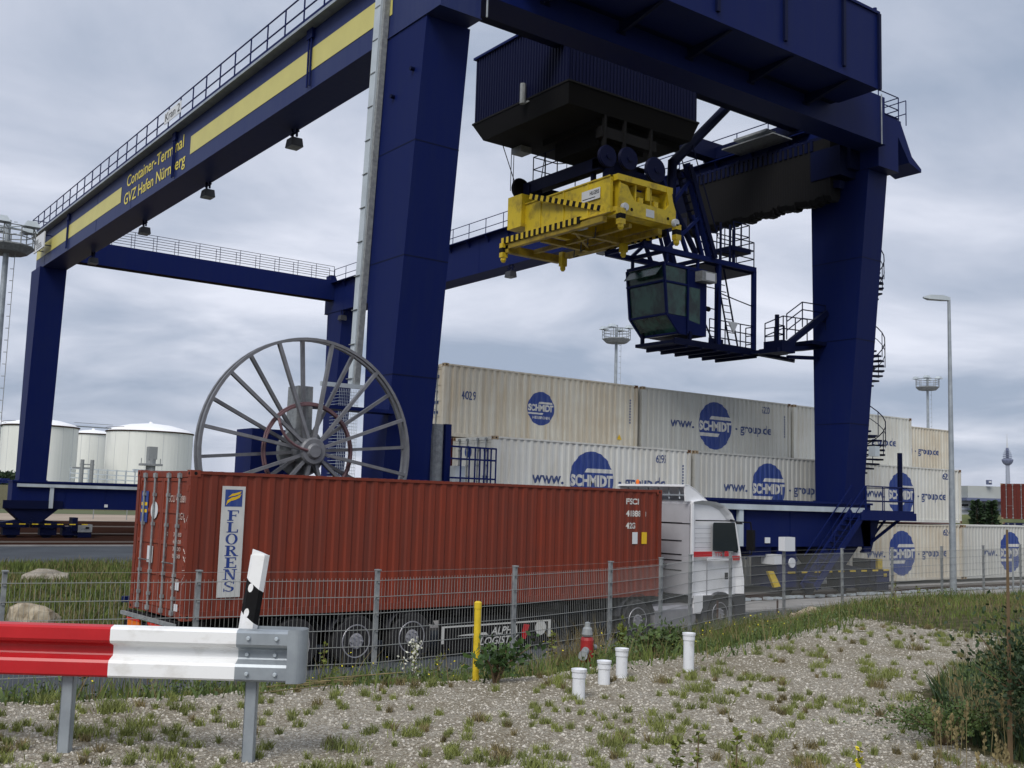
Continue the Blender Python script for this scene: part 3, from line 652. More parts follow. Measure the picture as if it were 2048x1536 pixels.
for x in (11.35, 14.5):
    for y, s in ((0.17, -1), (2.27, 1)): wheel(tk, x, y, r=.5, w=.4 if x < 12 else .32, side=s, hub='tank_grey')
pts = [(11.35+.62*math.cos(t), .5+.62*math.sin(t)) for t in [math.radians(10+i*16) for i in range(11)]]
for y in (-0.02, 2.05):
    m = MB()
    for i in range(10): a, b = pts[i], pts[i+1]; m.add([(a[0], y, a[1]), (b[0], y, b[1]), (b[0], y+.42, b[1]), (a[0], y+.42, a[1])], [(0, 1, 2, 3)])
    m.build('mudguard', 'cab_dark', tk, local=True, fix=False)
def rtank(x0, x1, y0, y1, z0, z1, c=.09):
    return MB().prism([(x0, y0+c, z0), (x0, y1-c, z0), (x0, y1, z0+c), (x0, y1, z1-c), (x0, y1-c, z1), (x0, y0+c, z1), (x0, y0, z1-c), (x0, y0, z0+c)], (x1-x0, 0, 0))
for y0 in (-0.02, 1.82): rtank(11.98, 13.5, y0, y0+.62, .2, .78).build('fuel_tank', 'tank_grey', tk, local=True)
m = MB()
for k in range(4): m.path([(12.9, .9+.1*k, 1.0), (12.7, .85+.1*k, 1.35), (12.95, .8+.1*k, 1.6), (13.3, .8+.1*k, 1.75)], .018)
m.build('air_line', 'hose', tk, local=True)
# ---------------------------------------------------------------- gantry crane
cr = thing('gantry_crane', 'huge navy blue portal crane with a yellow striped girder spanning the yard', 'crane', (25.3, 48, 0))
XA0, XA1, XB0, XB1 = 14.5, 15.82, 34.9, 36.2
ZB, ZT = 16.62, 18.78
def girder(x0, x1, y0, y1, ouy):
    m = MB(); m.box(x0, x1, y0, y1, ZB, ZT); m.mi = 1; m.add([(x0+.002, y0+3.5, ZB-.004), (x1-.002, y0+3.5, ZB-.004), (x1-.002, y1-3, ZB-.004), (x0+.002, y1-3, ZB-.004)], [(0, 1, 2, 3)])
    m.mi = 0; m.box(x0-.06, x1+.06, y0-.03, y1+.03, ZT, ZT+.03); m.box(x0-.04, x1+.04, y0-.02, y1+.02, ZB-.025, ZB-.005)
    for yy in (26.6, 31.42, 44.79, 51, 57, 62.63, 68.2): m.box(x0-.012, x0, yy-.015, yy+.015, ZB, ZT)
    return m
g1 = girder(XA0, XA1, 23.45, 70.4, 0).build('main_girder', ['navy_lit', 'soffit'], cr)
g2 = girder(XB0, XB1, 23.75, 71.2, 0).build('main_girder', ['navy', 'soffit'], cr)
xs = XA0-.016
for a, b in ((70.38, 52.68), (42.95, 26.1)): MB().add([(xs, a, 17.30), (xs, b, 17.30), (xs, b, 18.08), (xs, a, 18.08)], [(0, 1, 2, 3)]).build('stripe', 'stripe_yellow', g1, fix=False)
m = MB()
put_text(m, 'Container-Terminal', .8, (xs-.004, 51.8, 17.86), (0, -1, 0), (0, 0, 1), width=8.0, bold=.008)
put_text(m, 'GVZ Hafen Nürnberg', .8, (xs-.004, 52.1, 17.02), (0, -1, 0), (0, 0, 1), width=8.6, bold=.008)
m.build('lettering', 'text_yellow', g1, fix=False)
for y in (62.63, 44.79, 31.42):
    m = MB(); m.tube((14.43, y, 16.75), (14.43, y, ZT), .035); m.tube((14.43, y+.2, 16.75), (14.43, y+.2, ZT), .035)
    m.box(14.38, 14.5, y-.12, y+.3, 18.4, 18.8)
    m.build('drain_pipe', 'navy', g1)
# outer walkway of the striped girder
m = MB(); m.box(14.12, 14.5, 26.0, 70.6, ZT-.04, ZT+.06); wk = m.build('walkway', 'galv', g1)
m = MB(); railing(m, [(14.16, 24.0, ZT+.06), (14.16, 70.6, ZT+.06), (15.4, 70.6, ZT+.06)], 1.05, 1.5, .03, (.5,)); m.build('railing', 'navy', wk)
m = MB(); railing(m, [(15.7, 28, ZT+.05), (15.7, 69, ZT+.05)], 1.05, 3.0, .02, (.5,), kick=False); m.build('inner_railing', 'navy', wk)
kb = MB().box(14.10, 14.125, 43.35, 45.45, 19.17, 19.68).build('crane_number_board', 'white_plate', wk)
m = MB(); put_text(m, 'Kran 2', .52, (14.092, 45.3, 19.27), (0, -1, 0), (0, 0, 1), width=1.85); m.build('board_lettering', 'black', kb, fix=False)
pb2 = MB().box(14.0, 14.06, 66.4, 69.0, 17.42, 18.38).build('maker_board', 'white_plate', g1)
m = MB(); m.box(13.985, 13.999, 67.9, 68.6, 17.9, 18.15)
for k in range(3): m.box(13.985, 13.999, 66.9+k*.1, 68.3, 17.55+k*.12, 17.6+k*.12)
m.build('board_lettering', 'galv_rough', pb2, fix=False)
m = MB()
for z in (17.6, 18.2): m.beam((14.06, 66.7, z), (14.5, 66.7, z), .05); m.beam((14.06, 68.7, z), (14.5, 68.7, z), .05)
m.build('board_bracket', 'navy', g1)
m = MB(); m.box(XB1, 37.2, 27, 70, ZT-.05, ZT+.02)
wk2 = m.build('walkway', 'navy', g2)
m = MB(); railing(m, [(34.98, 27.5, ZT+.03), (34.98, 70, ZT+.03)], 1.05, 1.75, .025, (.5,), kick=False); railing(m, [(37.15, 24, ZT+.03), (37.15, 70, ZT+.03)], 1.05, 2.2, .022, (.5,), kick=False)
for k in range(14): m.box(34.92, 35.1, 29.8+k*3, 31.0+k*3, ZT+.03, ZT+.14)
m.build('railing', 'navy', wk2)
m = MB()
for k in range(22): y = 28+k*2; m.prism([(34.55, y, ZT-.02), (34.9, y, ZT-.02), (34.9, y, ZT-.5)], (0, .08, 0))
m.box(34.55, 34.9, 27.0, 70.4, ZT-.05, ZT-.005); m.build('gallery_bracket', 'navy', g2)
# trolley rails
for x in (15.55, 35.15): MB().box(x-.04, x+.04, 24, 70, ZT+.03, ZT+.17).build('trolley_rail', 'rail_rust', cr)
# cross beams
m = MB(); m.box(XA1, XB0, 23.46, 24.5, 17.36, 19.25); m.box(XA1, XB0, 23.42, 24.54, 17.335, 17.36)
xb = m.build('cross_beam', 'navy', cr)
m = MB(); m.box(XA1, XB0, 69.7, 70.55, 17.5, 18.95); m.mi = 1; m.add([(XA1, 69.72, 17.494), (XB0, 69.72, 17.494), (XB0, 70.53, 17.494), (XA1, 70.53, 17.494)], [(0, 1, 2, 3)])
xf = m.build('cross_beam', ['navy', 'soffit'], cr)
m = MB(); railing(m, [(15.9, 69.74, 18.96), (34.8, 69.74, 18.96)], 1.05, 1.5, .02, (.35, .7), kick=False); railing(m, [(15.9, 70.5, 18.96), (34.8, 70.5, 18.96)], 1.05, 1.5, .02, (.35, .7), kick=False)
m.build('railing', 'navy_dark', xf)
# far box corner, anemometer
m = MB().prism([(35.0, 70.6, ZT), (35.0, 70.6, 19.55), (35.35, 70.6, 19.55), (35.7, 70.6, ZT)], (0, .8, 0)); m.build('end_bracket', 'navy', g2)
m = MB(); m.tube((35.6, 66, ZT), (35.6, 66, 21.2), .03); m.beam((35.3, 66, 21.2), (35.9, 66, 21.2), .03)
for x in (35.3, 35.9): m.lathe([(.02, -.08), (.09, 0), (.02, .08)], (x, 66, 21.28), 'z', 8)
m.build('anemometer', 'galv_rough', g2)
# electric house on brackets in front of the near cross beam
m = MB(); m.box(17.0, 31.62, 21.5, 23.2, 18.12, 20.9); m.box(16.95, 31.67, 21.44, 23.25, 20.9, 21.0); m.box(17, 31.66, 21.485, 21.5, 18.12, 18.42)
eh = m.build('electric_house', 'navy', cr)
m = MB()
for x in (20, 23.2, 26.4, 29.5): m.box(x, x+.14, 21.4, 21.5, 18.4, 20.9)
m.box(31.56, 31.68, 21.40, 21.49, 18.1, 20.9)
m.build('panel_rib', 'navy_dark', eh)
m = MB()
for x in (18, 21, 24, 27, 30): m.prism([(x, 21.6, 18.1), (x, 23.44, 18.1), (x, 23.44, 17.75), (x, 23.2, 17.75)], (.12, 0, 0)); m.box(x-.1, x+.25, 23.40, 23.455, 17.72, 17.8)
m.box(17, 31.5, 23.2, 23.44, 18.12, 18.3)
m.build('bracket', 'navy_dark', eh)
m = MB(); m.box(24.5, 36.0, 21.5, 23.3, 21.0, 21.02)
m = MB()
for x in (29.3, 31.5): m.tube((x, 21.55, 21.0), (x, 21.55, 21.12), .08)
m.build('roof_vent', 'navy', eh)
# legs
def leg(x0, x1, yt0, yt1, yb0, yb1, inner, mt):
    m = MB(); m.frust((x0, x1, yb0, yb1), (x0, x1, yt0, yt1), 3.56, ZB-.03)
    m.box(x0-.05, x1+.05, min(yb0, 1e9)-.08, yb1+.08, 3.545, 3.60)
    return m.build('leg', mt, cr)
lg1 = leg(14.5, 15.95, 24.15, 26.9, 25.55, 26.75, 0, 'navy'); lg2 = leg(34.9, 36.12, 24.2, 26.95, 25.4, 26.75, 0, 'navy')
lf1 = leg(14.3, 15.85, 68.3, 70.6, 69.35, 70.5, 0, 'navy'); lf2 = leg(34.9, 36.1, 68.3, 70.7, 69.35, 70.5, 0, 'navy')
m = MB()
for y, z in ((24.75, 15.2), (25.8, 14.7)): m.lathe([(.06, 0), (.06, -.12)], (14.5, y, z), 'x', 10)
m.build('lifting_lug', 'navy_dark', lg1)
for lg_, x0_, x1_, yt_, yb_ in ((lg1, 14.5, 15.95, 24.15, 25.55), (lg2, 34.9, 36.12, 24.2, 25.4)):
    for z_ in (6.6, 9.9, 13.1):
        y_ = yb_+(yt_-yb_)*(z_-3.56)/(ZB-.03-3.56); MB().box(x0_-.005, x1_+.005, y_-.006, 26.9 if z_ > 9 else 26.7, z_, z_+.035).build('weld_seam', 'navy_dark', lg_)
# cable duct down the outer side of the near leg
m = MB(); m.frust((14.26, 14.47, 27.12, 27.36), (14.22, 14.47, 26.2, 26.58), 6.4, 19.6)
m.mi = 1; m.frust((14.3, 14.475, 27.02, 27.12), (14.3, 14.475, 26.08, 26.2), 6.4, 19.6)
dc = m.build('cable_duct', ['galv_light', 'galv_rough'], lg1)
for k in range(13):
    t = k/13.2; z = 6.6+k*1.0; y = 27.1-t*.88; MB().box(14.21, 14.47, y, y+.3, z, z+.02).build('duct_joint', 'galv_rough', dc)
m = MB()
for k in range(12):
    a = 13.9+k*.055; m.tube((a, 27.15, 3.6), (a, 27.15, 6.3), .006, n=4)
for k in range(30): z = 3.6+k*.09; m.tube((13.9, 27.15, z), (14.5, 27.15, z), .006, n=4); m.tube((13.9, 27.15, z), (13.9, 27.7, z), .006, n=4)
m.box(13.2, 15.0, 26.9, 27.0, 6.3, 6.42)
m.build('mesh_guard', 'galv_light', lg1)
m = MB(); m.add([(14.32-.03, 69.3, 4.9)], []); m = MB(); m.add([(14.85, 69.28, 4.85), (15.3, 69.28, 4.85), (15.075, 69.28, 5.25)], [(0, 1, 2)]); m.build('warning_sign', 'sign_yellow', lf1, fix=False)
# sill beams with grey cable trays
def sill(y0, y1, yfront):
    m = MB(); m.box(13.95, 36.3, y0, y1, 1.87, 3.54); m.box(13.9, 36.35, y0-.08, y1+.08, 3.47, 3.55)
    for k in range(8): x = 17+k*2.4; m.box(x, x+.03, y0-.02, y0, 1.87, 3.3)
    s = m.build('sill_beam', 'navy', cr)
    m = MB(); m.box(14.2, 35.7, y0-.2, y0-.02, 3.17, 3.36)
    for x in (16.2, 28.6): m.box(x-.12, x+.1, y0-.16, y0-.021, 1.9, 3.17)
    m.build('cable_tray', 'galv_light', s)
    return s
sl1 = sill(25.2, 26.75, 25.2); sl2 = sill(69.35, 70.55, 69.35)
MB().box(30.0, 30.25, 25.15, 25.19, 2.0, 2.2).build('sign_plate', 'white_plate', sl1)
MB().box(19.4, 19.6, 69.3, 69.34, 2.02, 2.2).build('sign_plate', 'white_plate', sl2)
# bogies
def bogie(xc, yc, wide):
    b = MB(); b.prism([(xc-1.5, yc-.5, 1.87), (xc+1.5, yc-.5, 1.87), (xc+.75, yc-.5, 1.2), (xc+.35, yc-.5, .95), (xc-.35, yc-.5, .95), (xc-.75, yc-.5, 1.2)], (0, 1.0, 0))
    b.box(xc-1.7, xc+1.7, yc-.62, yc-.5, 1.85, 2.35)
    for s in (-1, 1):
        b.prism([(xc, yc-.38, 1.3), (xc+s*1.9, yc-.38, 1.0), (xc+s*2.0, yc-.38, .72), (xc+s*.1, yc-.38, .7)], (0, .76, 0))
        for k in (1.05, 2.35): b.box(xc+s*k-.48, xc+s*k+.48, yc-.3, yc+.3, .25, .78)
        b.box(xc+s*2.55-.16, xc+s*2.55+.16, yc-.42, yc+.42, .5, 1.35)
    b.tube((xc, yc-.6, 1.15), (xc, yc+.6, 1.15), .14, n=14)
    o = b.build('bogie', 'navy_dark', cr)
    for s in (-1, 1):
        for k in (1.0, 2.3):
            w_ = MB(); w_.lathe([(.34, -.09), (.30, -.07), (.30, .07), (.34, .09)], (xc+s*k, yc, .36), 'y', 20); w_.mi = 1
            w_.lathe([(.05, -.12), (.05, .12)], (xc+s*k, yc, .36), 'y', 8); w_.build('rail_wheel', ['navy_dark', 'galv'], o)
    m = MB(); x = xc-2.9; i = 0
    while x < xc+2.9:
        m.mi = i % 2; m.box(x, x+.36, yc-.66, yc-.60, .90, .96); x += .362; i += 1
    m.build('warning_bar', ['paint_yellow', 'black'], o)
    m = MB(); m.box(xc+2.75, xc+3.6, yc-.45, yc+.45, .45, .92); m.mi = 1; m.box(xc+2.78, xc+3.57, yc-.42, yc+.42, .12, .45); m.mi = 2; m.box(xc+3.2, xc+3.4, yc-.47, yc-.45, .66, .78)
    m.build('brake_box', ['galv_rough', 'navy_dark', 'black'] if not wide else ['navy', 'navy_dark', 'paint_yellow'], o)
    return o
bogie(15.5, 25.9, 0); b2 = bogie(34.3, 25.9, 1); bogie(15.2, 69.9, 0); bogie(35.0, 69.9, 0)
m = MB(); m.box(37.2, 37.5, 25.5, 25.8, .95, 1.35); m.build('buffer', 'paint_yellow', b2)
m = MB(); m.prism([(30.2, 25.2, 1.0), (30.5, 25.2, 1.0), (30.9, 25.2, .45), (30.55, 25.2, .42)], (0, .1, 0)); m.build('rail_sweeper', 'paint_yellow', b2)
m = MB(); m.box(30.3, 30.7, 25.0, 25.6, 1.25, 1.6); m.tube((31.3, 25.05, 1.3), (31.3, 25.0, 1.3), .18, n=16)
m.build('emergency_stop', 'white_plate', b2)
m = MB(); m.box(30.8, 31.9, 25.3, 26.5, .4, 1.86); m.box(29.4, 30.6, 25.4, 26.4, 1.5, 1.86); m.build('drive_housing', 'navy', b2)
# access stair, landing, spiral stair at the right leg
st = MB()
A, Bq = (34.6, 24.7, 3.13), (32.0, 24.7, .75)
for y in (24.35, 24.95): st.beam((34.75, y, 3.2), (31.75, y, .45), .05, .24); st.beam((34.75, y, 4.2), (31.9, y, 1.55), .035); st.beam((34.75, y, 3.7), (31.9, y, 1.05), .025)
for k in range(13): t = k/12; st.box(34.6-2.7*t-.12, 34.6-2.7*t+.1, 24.36, 24.94, 3.1-2.5*t, 3.13-2.5*t)
for t in (0, .33, .66, 1): st.tube((34.75-2.85*t, 24.35, 3.2-2.65*t), (34.75-2.85*t, 24.35, 4.2-2.65*t), .02)
sr = st.build('access_stair', 'navy', cr)
m = MB(); m.box(34.4, 38.0, 24.3, 27.0, 2.98, 3.14); m.box(34.4, 38.0, 24.28, 24.32, 2.9, 3.2)
railing(m, [(34.8, 24.34, 3.14), (37.9, 24.34, 3.14), (37.9, 27.0, 3.14)], 1.05, 1.1, .022, (.5,)); m.beam((37.4, 24.6, 2.98), (36.2, 25.3, 1.9), .1); m.beam((37.8, 25.5, 2.98), (36.5, 25.8, 1.6), .07); m.prism([(35.6, 25.2, 2.95), (36.9, 25.2, 2.95), (36.3, 25.2, 1.6), (35.9, 25.2, 1.6)], (0, .1, 0))
m.build('landing', 'navy', sr)
SX, SY = 36.98, 26.0
def spiral(z0, z1, a0):
    m = MB(); m.tube((SX, SY, z0), (SX, SY, z1), .075, n=10)
    n = int((z1-z0)/.18); outer = []; mid = []
    for k in range(n):
        t = a0-k*math.radians(19); z = z0+.18+k*.18
        c, s = math.cos(t), math.sin(t); c2, s2 = math.cos(t-math.radians(24)), math.sin(t-math.radians(24)); r = .85
        m.prism([(SX+.05*c, SY+.05*s, z), (SX+r*c, SY+r*s, z), (SX+r*c2, SY+r*s2, z), (SX+.05*c2, SY+.05*s2, z)], (0, 0, .07))
        outer.append((SX+.88*c, SY+.88*s, z+1.0)); mid.append((SX+.88*c, SY+.88*s, z+.5))
        if k % 2 == 0: m.tube((SX+.88*c, SY+.88*s, z), (SX+.88*c, SY+.88*s, z+1.0), .018, n=5)
    m.path(outer, .022, n=5); m.path(mid, .016, n=5)
    return m
spiral(3.14, 16.6, math.radians(200)).build('spiral_stair', 'navy_dark', cr)
for z in (6.2, 9.0, 11.8, 14.6): MB().box(36.1, 37.4, 25.7, 26.4, z, z+.1).build('stair_landing', 'navy_dark', cr)
m = MB(); m.box(36.2, 36.5, 24.9, 25.2, 5.4, 5.8); m.build('leg_lamp', 'galv_light', lg2)
m = MB(); m.tube((37.85, 24.9, 3.1), (37.85, 24.9, 5.6), .1); m.build('stair_post', 'navy_dark', sr)
# upper landing by the girder end
m = MB(); m.box(36.2, 39.4, 25.7, 27.0, 19.9, 20.0); railing(m, [(36.4, 25.75, 20.0), (39.3, 25.75, 20.0), (39.3, 26.9, 20.0)], 1.05, 1.4, .025, (.5,), kick=False)
m.prism([(36.2, 25.7, 19.9), (39.4, 25.7, 19.9), (40.2, 25.7, 18.6), (40.9, 25.7, 18.2), (40.9, 25.7, 18.05), (40.0, 25.7, 18.3), (38.9, 25.7, 19.6), (36.2, 25.7, 19.6)], (0, 1.3, 0))
m.prism([(36.2, 25.5, 19.6), (37.6, 25.5, 19.6), (36.2, 25.5, 17.6)], (0, .15, 0))
m.build('upper_landing', 'navy', cr)
m = MB(); m.tube((34.6, 23.4, 19.3), (34.6, 23.4, 17.3), .025); m.build('rain_pipe', 'galv', cr); MB().tube((31.7, 21.5, 20.9), (31.7, 21.5, 18.1), .04).build('rain_pipe', 'navy', cr)
m = MB(); m.tube((16.0, 23.4, 16.7), (16.0, 23.4, 20), .03); m.build('rain_pipe', 'galv', cr)
# floodlights hanging below both girders
def flood(x, y, z, long_=True):
    m = MB()
    for dy in (-.18, .18): m.tube((x, y+dy, z+.25), (x, y+dy, ZB+.1), .045, n=6)
    m.beam((x, y-.35, z+.42), (x, y+.35, z+.42), .05); m.beam((x-.1, y, z+.3), (x-.1, y, ZB), .05)
    o = m.build('floodlight_hanger', 'navy_dark', cr)
    m = MB(); m.frust((x-.24, x+.24, y-.28, y+.28), (x-.2, x+.2, y-.24, y+.24), z-.12, z+.2); m.mi = 1; m.box(x-.22, x+.22, y-.26, y+.26, z-.14, z-.121)
    m.build('floodlight', ['cab_dark', 'galv_rough'], o)
for y in (61.95, 52.72, 44.05, 35.32): flood(15.75, y, 16.05)
for y in (68.4, 47.83, 39.89, 32.0): flood(34.95, y, 16.0)
# festoon: bundle of hanging cable loops below the right girder
fr = MB(); fr.box(34.1, 34.35, 25.2, 34.5, 17.95, 18.15)
for k in range(6): fr.beam((34.3, 26+k*1.6, 18.1), (34.9, 26+k*1.6, 18.5), .1)
fo = fr.build('festoon_rail', 'navy_dark', cr)
m = MB()
for k in range(62):
    y = 25.3+k*.125; dz = random.uniform(-.05, .05)+.04*math.sin(k*.7)
    m.prism([(33.95, y, 17.95), (34.6, y, 17.95), (34.6, y, 15.6+dz), (34.45, y, 15.4+dz), (34.08, y, 15.4+dz), (33.95, y, 15.6+dz)], (0, .12, 0))
m.build('cable_loops', 'black', fo)
m = MB()
for k in range(26):
    y = 26.1+k*.26; m.box(33.9, 34.05, y, y+.14, 17.55, 17.9); m.lathe([(.07, 0), (.07, .1)], (33.92, y+.07, 17.98), 'x', 8)
m.build('festoon_carriage', 'navy_dark', fo)
m = MB(); m.box(34.3, 34.9, 24.6, 34.6, 16.6, 17.6); m.box(33.9, 34.9, 24.8, 26.2, 16.3, 17.5); m.beam((34.3, 27.2, 16.4), (34.3, 25.0, 16.0), .3); m.build('festoon_housing', 'navy_dark', fo)
m = MB(); m.box(33.6, 34.2, 28.2, 30.0, 18.9, 19.0); m.box(33.3, 34.5, 27.6, 30.4, 18.55, 18.6); m.build('service_grating', 'galv_rough', g2)
# cable reel on the near sill
RX, RY, RZ, RR = 11.5, 24.0, 4.3, 2.82
rl = MB(); rl.lathe([(.30, -.35), (.34, -.30), (.34, .3), (.26, .5), (.26, .9)], (RX, RY, RZ), 'y', 24)
rl.lathe([(.15, -.42), (.2, -.36)], (RX, RY, RZ), 'y', 18)
reel = rl.build('cable_reel', 'reel_grey', cr)
m = MB()
for a, b in ((-.16, -.06), (.06, .16)):
    n = 72
    for k in range(n):
        t0, t1 = 2*PI*k/n, 2*PI*(k+1)/n
        def pt(r, y, t): return (RX+r*math.cos(t), RY+y, RZ+r*math.sin(t))
        v_ = [pt(RR-.07, a, t0), pt(RR, a, t0), pt(RR, b, t0), pt(RR-.07, b, t0), pt(RR-.07, a, t1), pt(RR, a, t1), pt(RR, b, t1), pt(RR-.07, b, t1)]
        m.add(v_, [(0, 4, 5, 1), (1, 5, 6, 2), (2, 6, 7, 3), (3, 7, 4, 0)])
m.build('rim', 'reel_grey', reel)
for k in range(24):
    t = 2*PI*(k+.35)/24; s = -1 if k % 2 else 1; c, q = math.cos(t), math.sin(t); m = MB()
    p0 = Vector((RX+.28*c, RY+s*.22, RZ+.28*q)); p1 = Vector((RX+(RR-.04)*c, RY+s*.10, RZ+(RR-.04)*q)); tg = Vector((-q, 0, c))
    vs = []
    for p, w_ in ((p0, .038), (p1, .04)):
        for i, j in ((-1, -1), (1, -1), (1, 1), (-1, 1)): vs.append(p+tg*(i*w_)+Vector((0, j*.055, 0)))
    m.add(vs, [(0, 3, 2, 1), (4, 5, 6, 7), (0, 1, 5, 4), (1, 2, 6, 5), (2, 3, 7, 6), (3, 0, 4, 7)]); m.build('spoke', 'reel_grey', reel)
m = MB()
for r, dy in ((1.16, -.03), (1.16, .03), (1.205, 0)):
    m.path([(RX+r*math.cos(2*PI*k/40), RY+dy, RZ+r*math.sin(2*PI*k/40)) for k in range(40)], .032, n=5, closed=True)
m.build('wound_cable', 'cable_pink', reel); m = MB()
m.path([(RX-.95+.05*k*0, RY-.3, RZ+.75)]+[(RX-.95+.95*(1-math.cos(t))*1.0, RY-.36, RZ+.75-.75*math.sin(t)) for t in [k*PI/2/8 for k in range(1, 9)]], .035, n=6)
m.build('cable_end', 'cable_pink', reel)
m = MB(); m.prism([(RX-.22, RY+.3, RZ+.4), (RX+.22, RY+.3, RZ+.4), (RX+.2, RY+.3, RZ+1.65), (RX-.2, RY+.3, RZ+1.65)], (0, .6, 0)); m.lathe([(.62, .32), (.62, .5), (.4, .55)], (RX, RY, RZ), 'y', 30)
m.build('reel_drive', 'galv_rough', reel)
m = MB(); m.box(RX-1.1, RX-.2, RY+.9, RY+1.9, RZ-.75, RZ+.55); m.box(RX-.3, RX+2.4, RY+.75, RY+1.1, RZ-1.2, RZ-.9); m.box(RX-.2, RX+.2, RY+.6, RY+1.2, 1.0, RZ+.1); m.box(RX-.3, 14.0, 25.0, 25.8, 2.2, 2.7); m.box(RX+.4, 14.6, RY+1.0, RY+1.6, RZ+1.2, RZ+1.3)
m.build('reel_bracket', 'navy', reel)
m = MB()
for a in (-.25, .0, .25): m.tube((RX+a, RY+.2, 0.15), (RX+a*1.6, RY+.2, RZ-.9), .05)
m.build('cable_guide', 'galv', reel)
# switchgear frame and cage standing on the near sill between leg and stack
q = MB(); q.box(15.75, 16.1, 26.0, 27.0, 3.6, 5.5); q.box(16.1, 16.33, 26.0, 26.3, 3.6, 5.5); q.box(16.82, 17.02, 26.0, 26.3, 3.6, 5.42); q.box(15.7, 18.3, 25.3, 26.7, 3.55, 3.68)
sw = q.build('switchgear_frame', 'navy', cr)
MB().lathe([(.27, 3.6), (.27, 5.4)], (16.58, 26.25, 0), 'z', 20).build('grey_cylinder', 'galv_rough', sw)
MB().box(16.95, 17.3, 25.62, 25.9, 3.7, 4.2).build('light_blue_cabinet', 'galv_light', sw)
q = MB()
for x in (17.05, 17.35, 17.55, 17.72, 17.88, 18.0, 18.12, 18.3): q.tube((x, 25.5, 3.68), (x, 25.5, 4.75), .025, n=5)
for z in (4.75, 4.4, 3.85): q.beam((16.7, 25.5, z), (18.3, 25.5, z), .05)
q.build('cage', 'navy', sw)
# gallery from the right leg to the cabin platform
gl = MB(); gl.box(34.0, 34.9, 26.2, 27.2, 9.75, 9.9); gl.beam((32.2, 26.9, 9.35), (34.9, 26.9, 9.75), .9, .18); gl.beam((34.9, 26.2, 11.1), (32.6, 26.6, 9.4), .22); gl.beam((34.9, 26.6, 9.3), (33.0, 26.6, 9.15), .14); gl.box(32.4, 33.2, 26.4, 27.3, 9.3, 9.75)
railing(gl, [(34.9, 26.25, 10.4), (33.45, 26.25, 10.35), (32.5, 26.25, 9.75)], 1.0, 1.0, .025, (.35, .7), kick=False); railing(gl, [(34.9, 27.15, 9.95), (33.4, 27.15, 9.9), (32.3, 27.15, 9.45)], 1.0, 1.0, .025, (.5,), kick=False)
gl.build('leg_gallery', 'navy_dark', cr)
# ---------------------------------------------------------------- trolley
ty = thing('crane_trolley', 'dark corrugated machinery house with the glazed driver cabin hanging under the crane', 'crane trolley', (25.3, 30, 17))
def corrwall(m, p, q, z0, z1, out_, pitch=.16, dep=.045):
    p, q = Vector(p), Vector(q); L_ = (q-p).length; d = (q-p)/L_; o = Vector(out_); n = int(L_/pitch); vs = []
    for k in range(n):
        for f_, e_ in ((0, 1), (.4, 1), (.5, 0), (.9, 0)):
            s = (k+f_)*L_/n; b = p+d*s+o*(dep*e_); vs += [(b.x, b.y, z0), (b.x, b.y, z1)]
    b = q; vs += [(b.x, b.y, z0), (b.x, b.y, z1)]
    m.add(vs, [(2*i, 2*i+2, 2*i+3, 2*i+1) for i in range(len(vs)//2-1)])
HX0, HX1, HY0, HY1, HZ0, HZ1 = 22.2, 28.45, 27.3, 33.0, 17.75, 20.32
m = MB(); m.box(HX0+.02, HX1-.02, HY0+.02, HY1-.02, HZ0, HZ1)
corrwall(m, (HX0, HY1, 0), (HX0, HY0, 0), HZ0, HZ1, (-1, 0, 0)); corrwall(m, (HX0, HY0, 0), (HX1, HY0, 0), HZ0, HZ1, (0, -1, 0)); corrwall(m, (HX1, HY0, 0), (HX1, HY1, 0), HZ0, HZ1, (1, 0, 0))
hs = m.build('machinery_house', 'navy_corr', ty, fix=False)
m = MB(); m.box(HX0-.12, HX1+.12, HY0-.12, HY1+.12, HZ1, HZ1+.09); m.build('roof', 'navy', hs)
m = MB(); m.frust((HX0+.12, HX1-.12, HY0+.15, HY1-.4), (HX0-.08, HX1+.08, HY0-.08, HY1+.08), 17.0, 17.68)
m.box(HX0-.1, HX1+.1, HY0-.1, HY1+.1, 17.68, 17.75); m.box(24.0, 28.2, 27.9, 31, 16.75, 17.0)
m.build('underframe', 'black', ty)
m = MB(); m.tube((22.0, 29.7, 17.55), (22.0, 29.7, 18.3), .11); m.beam((22.1, 29.7, 17.6), (22.25, 29.2, 17.7), .06); m.build('loudspeaker', 'galv_rough', hs)
m = MB(); m.box(22.3, 35.4, 27.5, 28.1, 19.15, 19.9); m.box(15.3, 22.3, 27.5, 28.1, 19.15, 19.7); m.box(28.4, 35.4, 32.2, 32.8, 18.95, 19.7)
m.box(34.9, 35.5, 27.3, 33, 18.97, 19.5); m.box(15.3, 15.8, 27.3, 30, 18.97, 19.5)
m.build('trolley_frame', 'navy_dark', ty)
m = MB(); m.tube((32.0, 28.6, 19.9), (28.55, 28.6, 16.5), .2, n=12); m.tube((28.55, 28.6, 16.6), (28.45, 28.6, 14.6), .19, n=12); m.tube((28.45, 28.6, 15.0), (29.9, 28.6, 13.1), .12, n=10)
m.build('cabin_strut', 'navy_dark', ty)
m = MB()
for x, y, z, r in ((24.05, 27.35, 15.45, .40), (25.0, 27.3, 15.55, .43), (26.3, 27.25, 15.40, .48)):
    m = MB(); m.lathe([(r*.96, -.08), (r, -.05), (r*.93, 0), (r, .05), (r*.96, .08)], (x, y, z), 'y', 26); m.lathe([(.1, -.12), (.1, .12)], (x, y, z), 'y', 12)
    m.build('rope_sheave', 'navy_corr', ty)
m = MB()
for x in (24.05, 25.0, 26.3): m.box(x-.05, x+.05, 27.45, 27.6, 15.3, 17.1)
m.box(23.9, 26.6, 27.5, 27.8, 16.2, 16.6); m.box(24.2, 26.4, 28.0, 30.5, 16.1, 17.1)
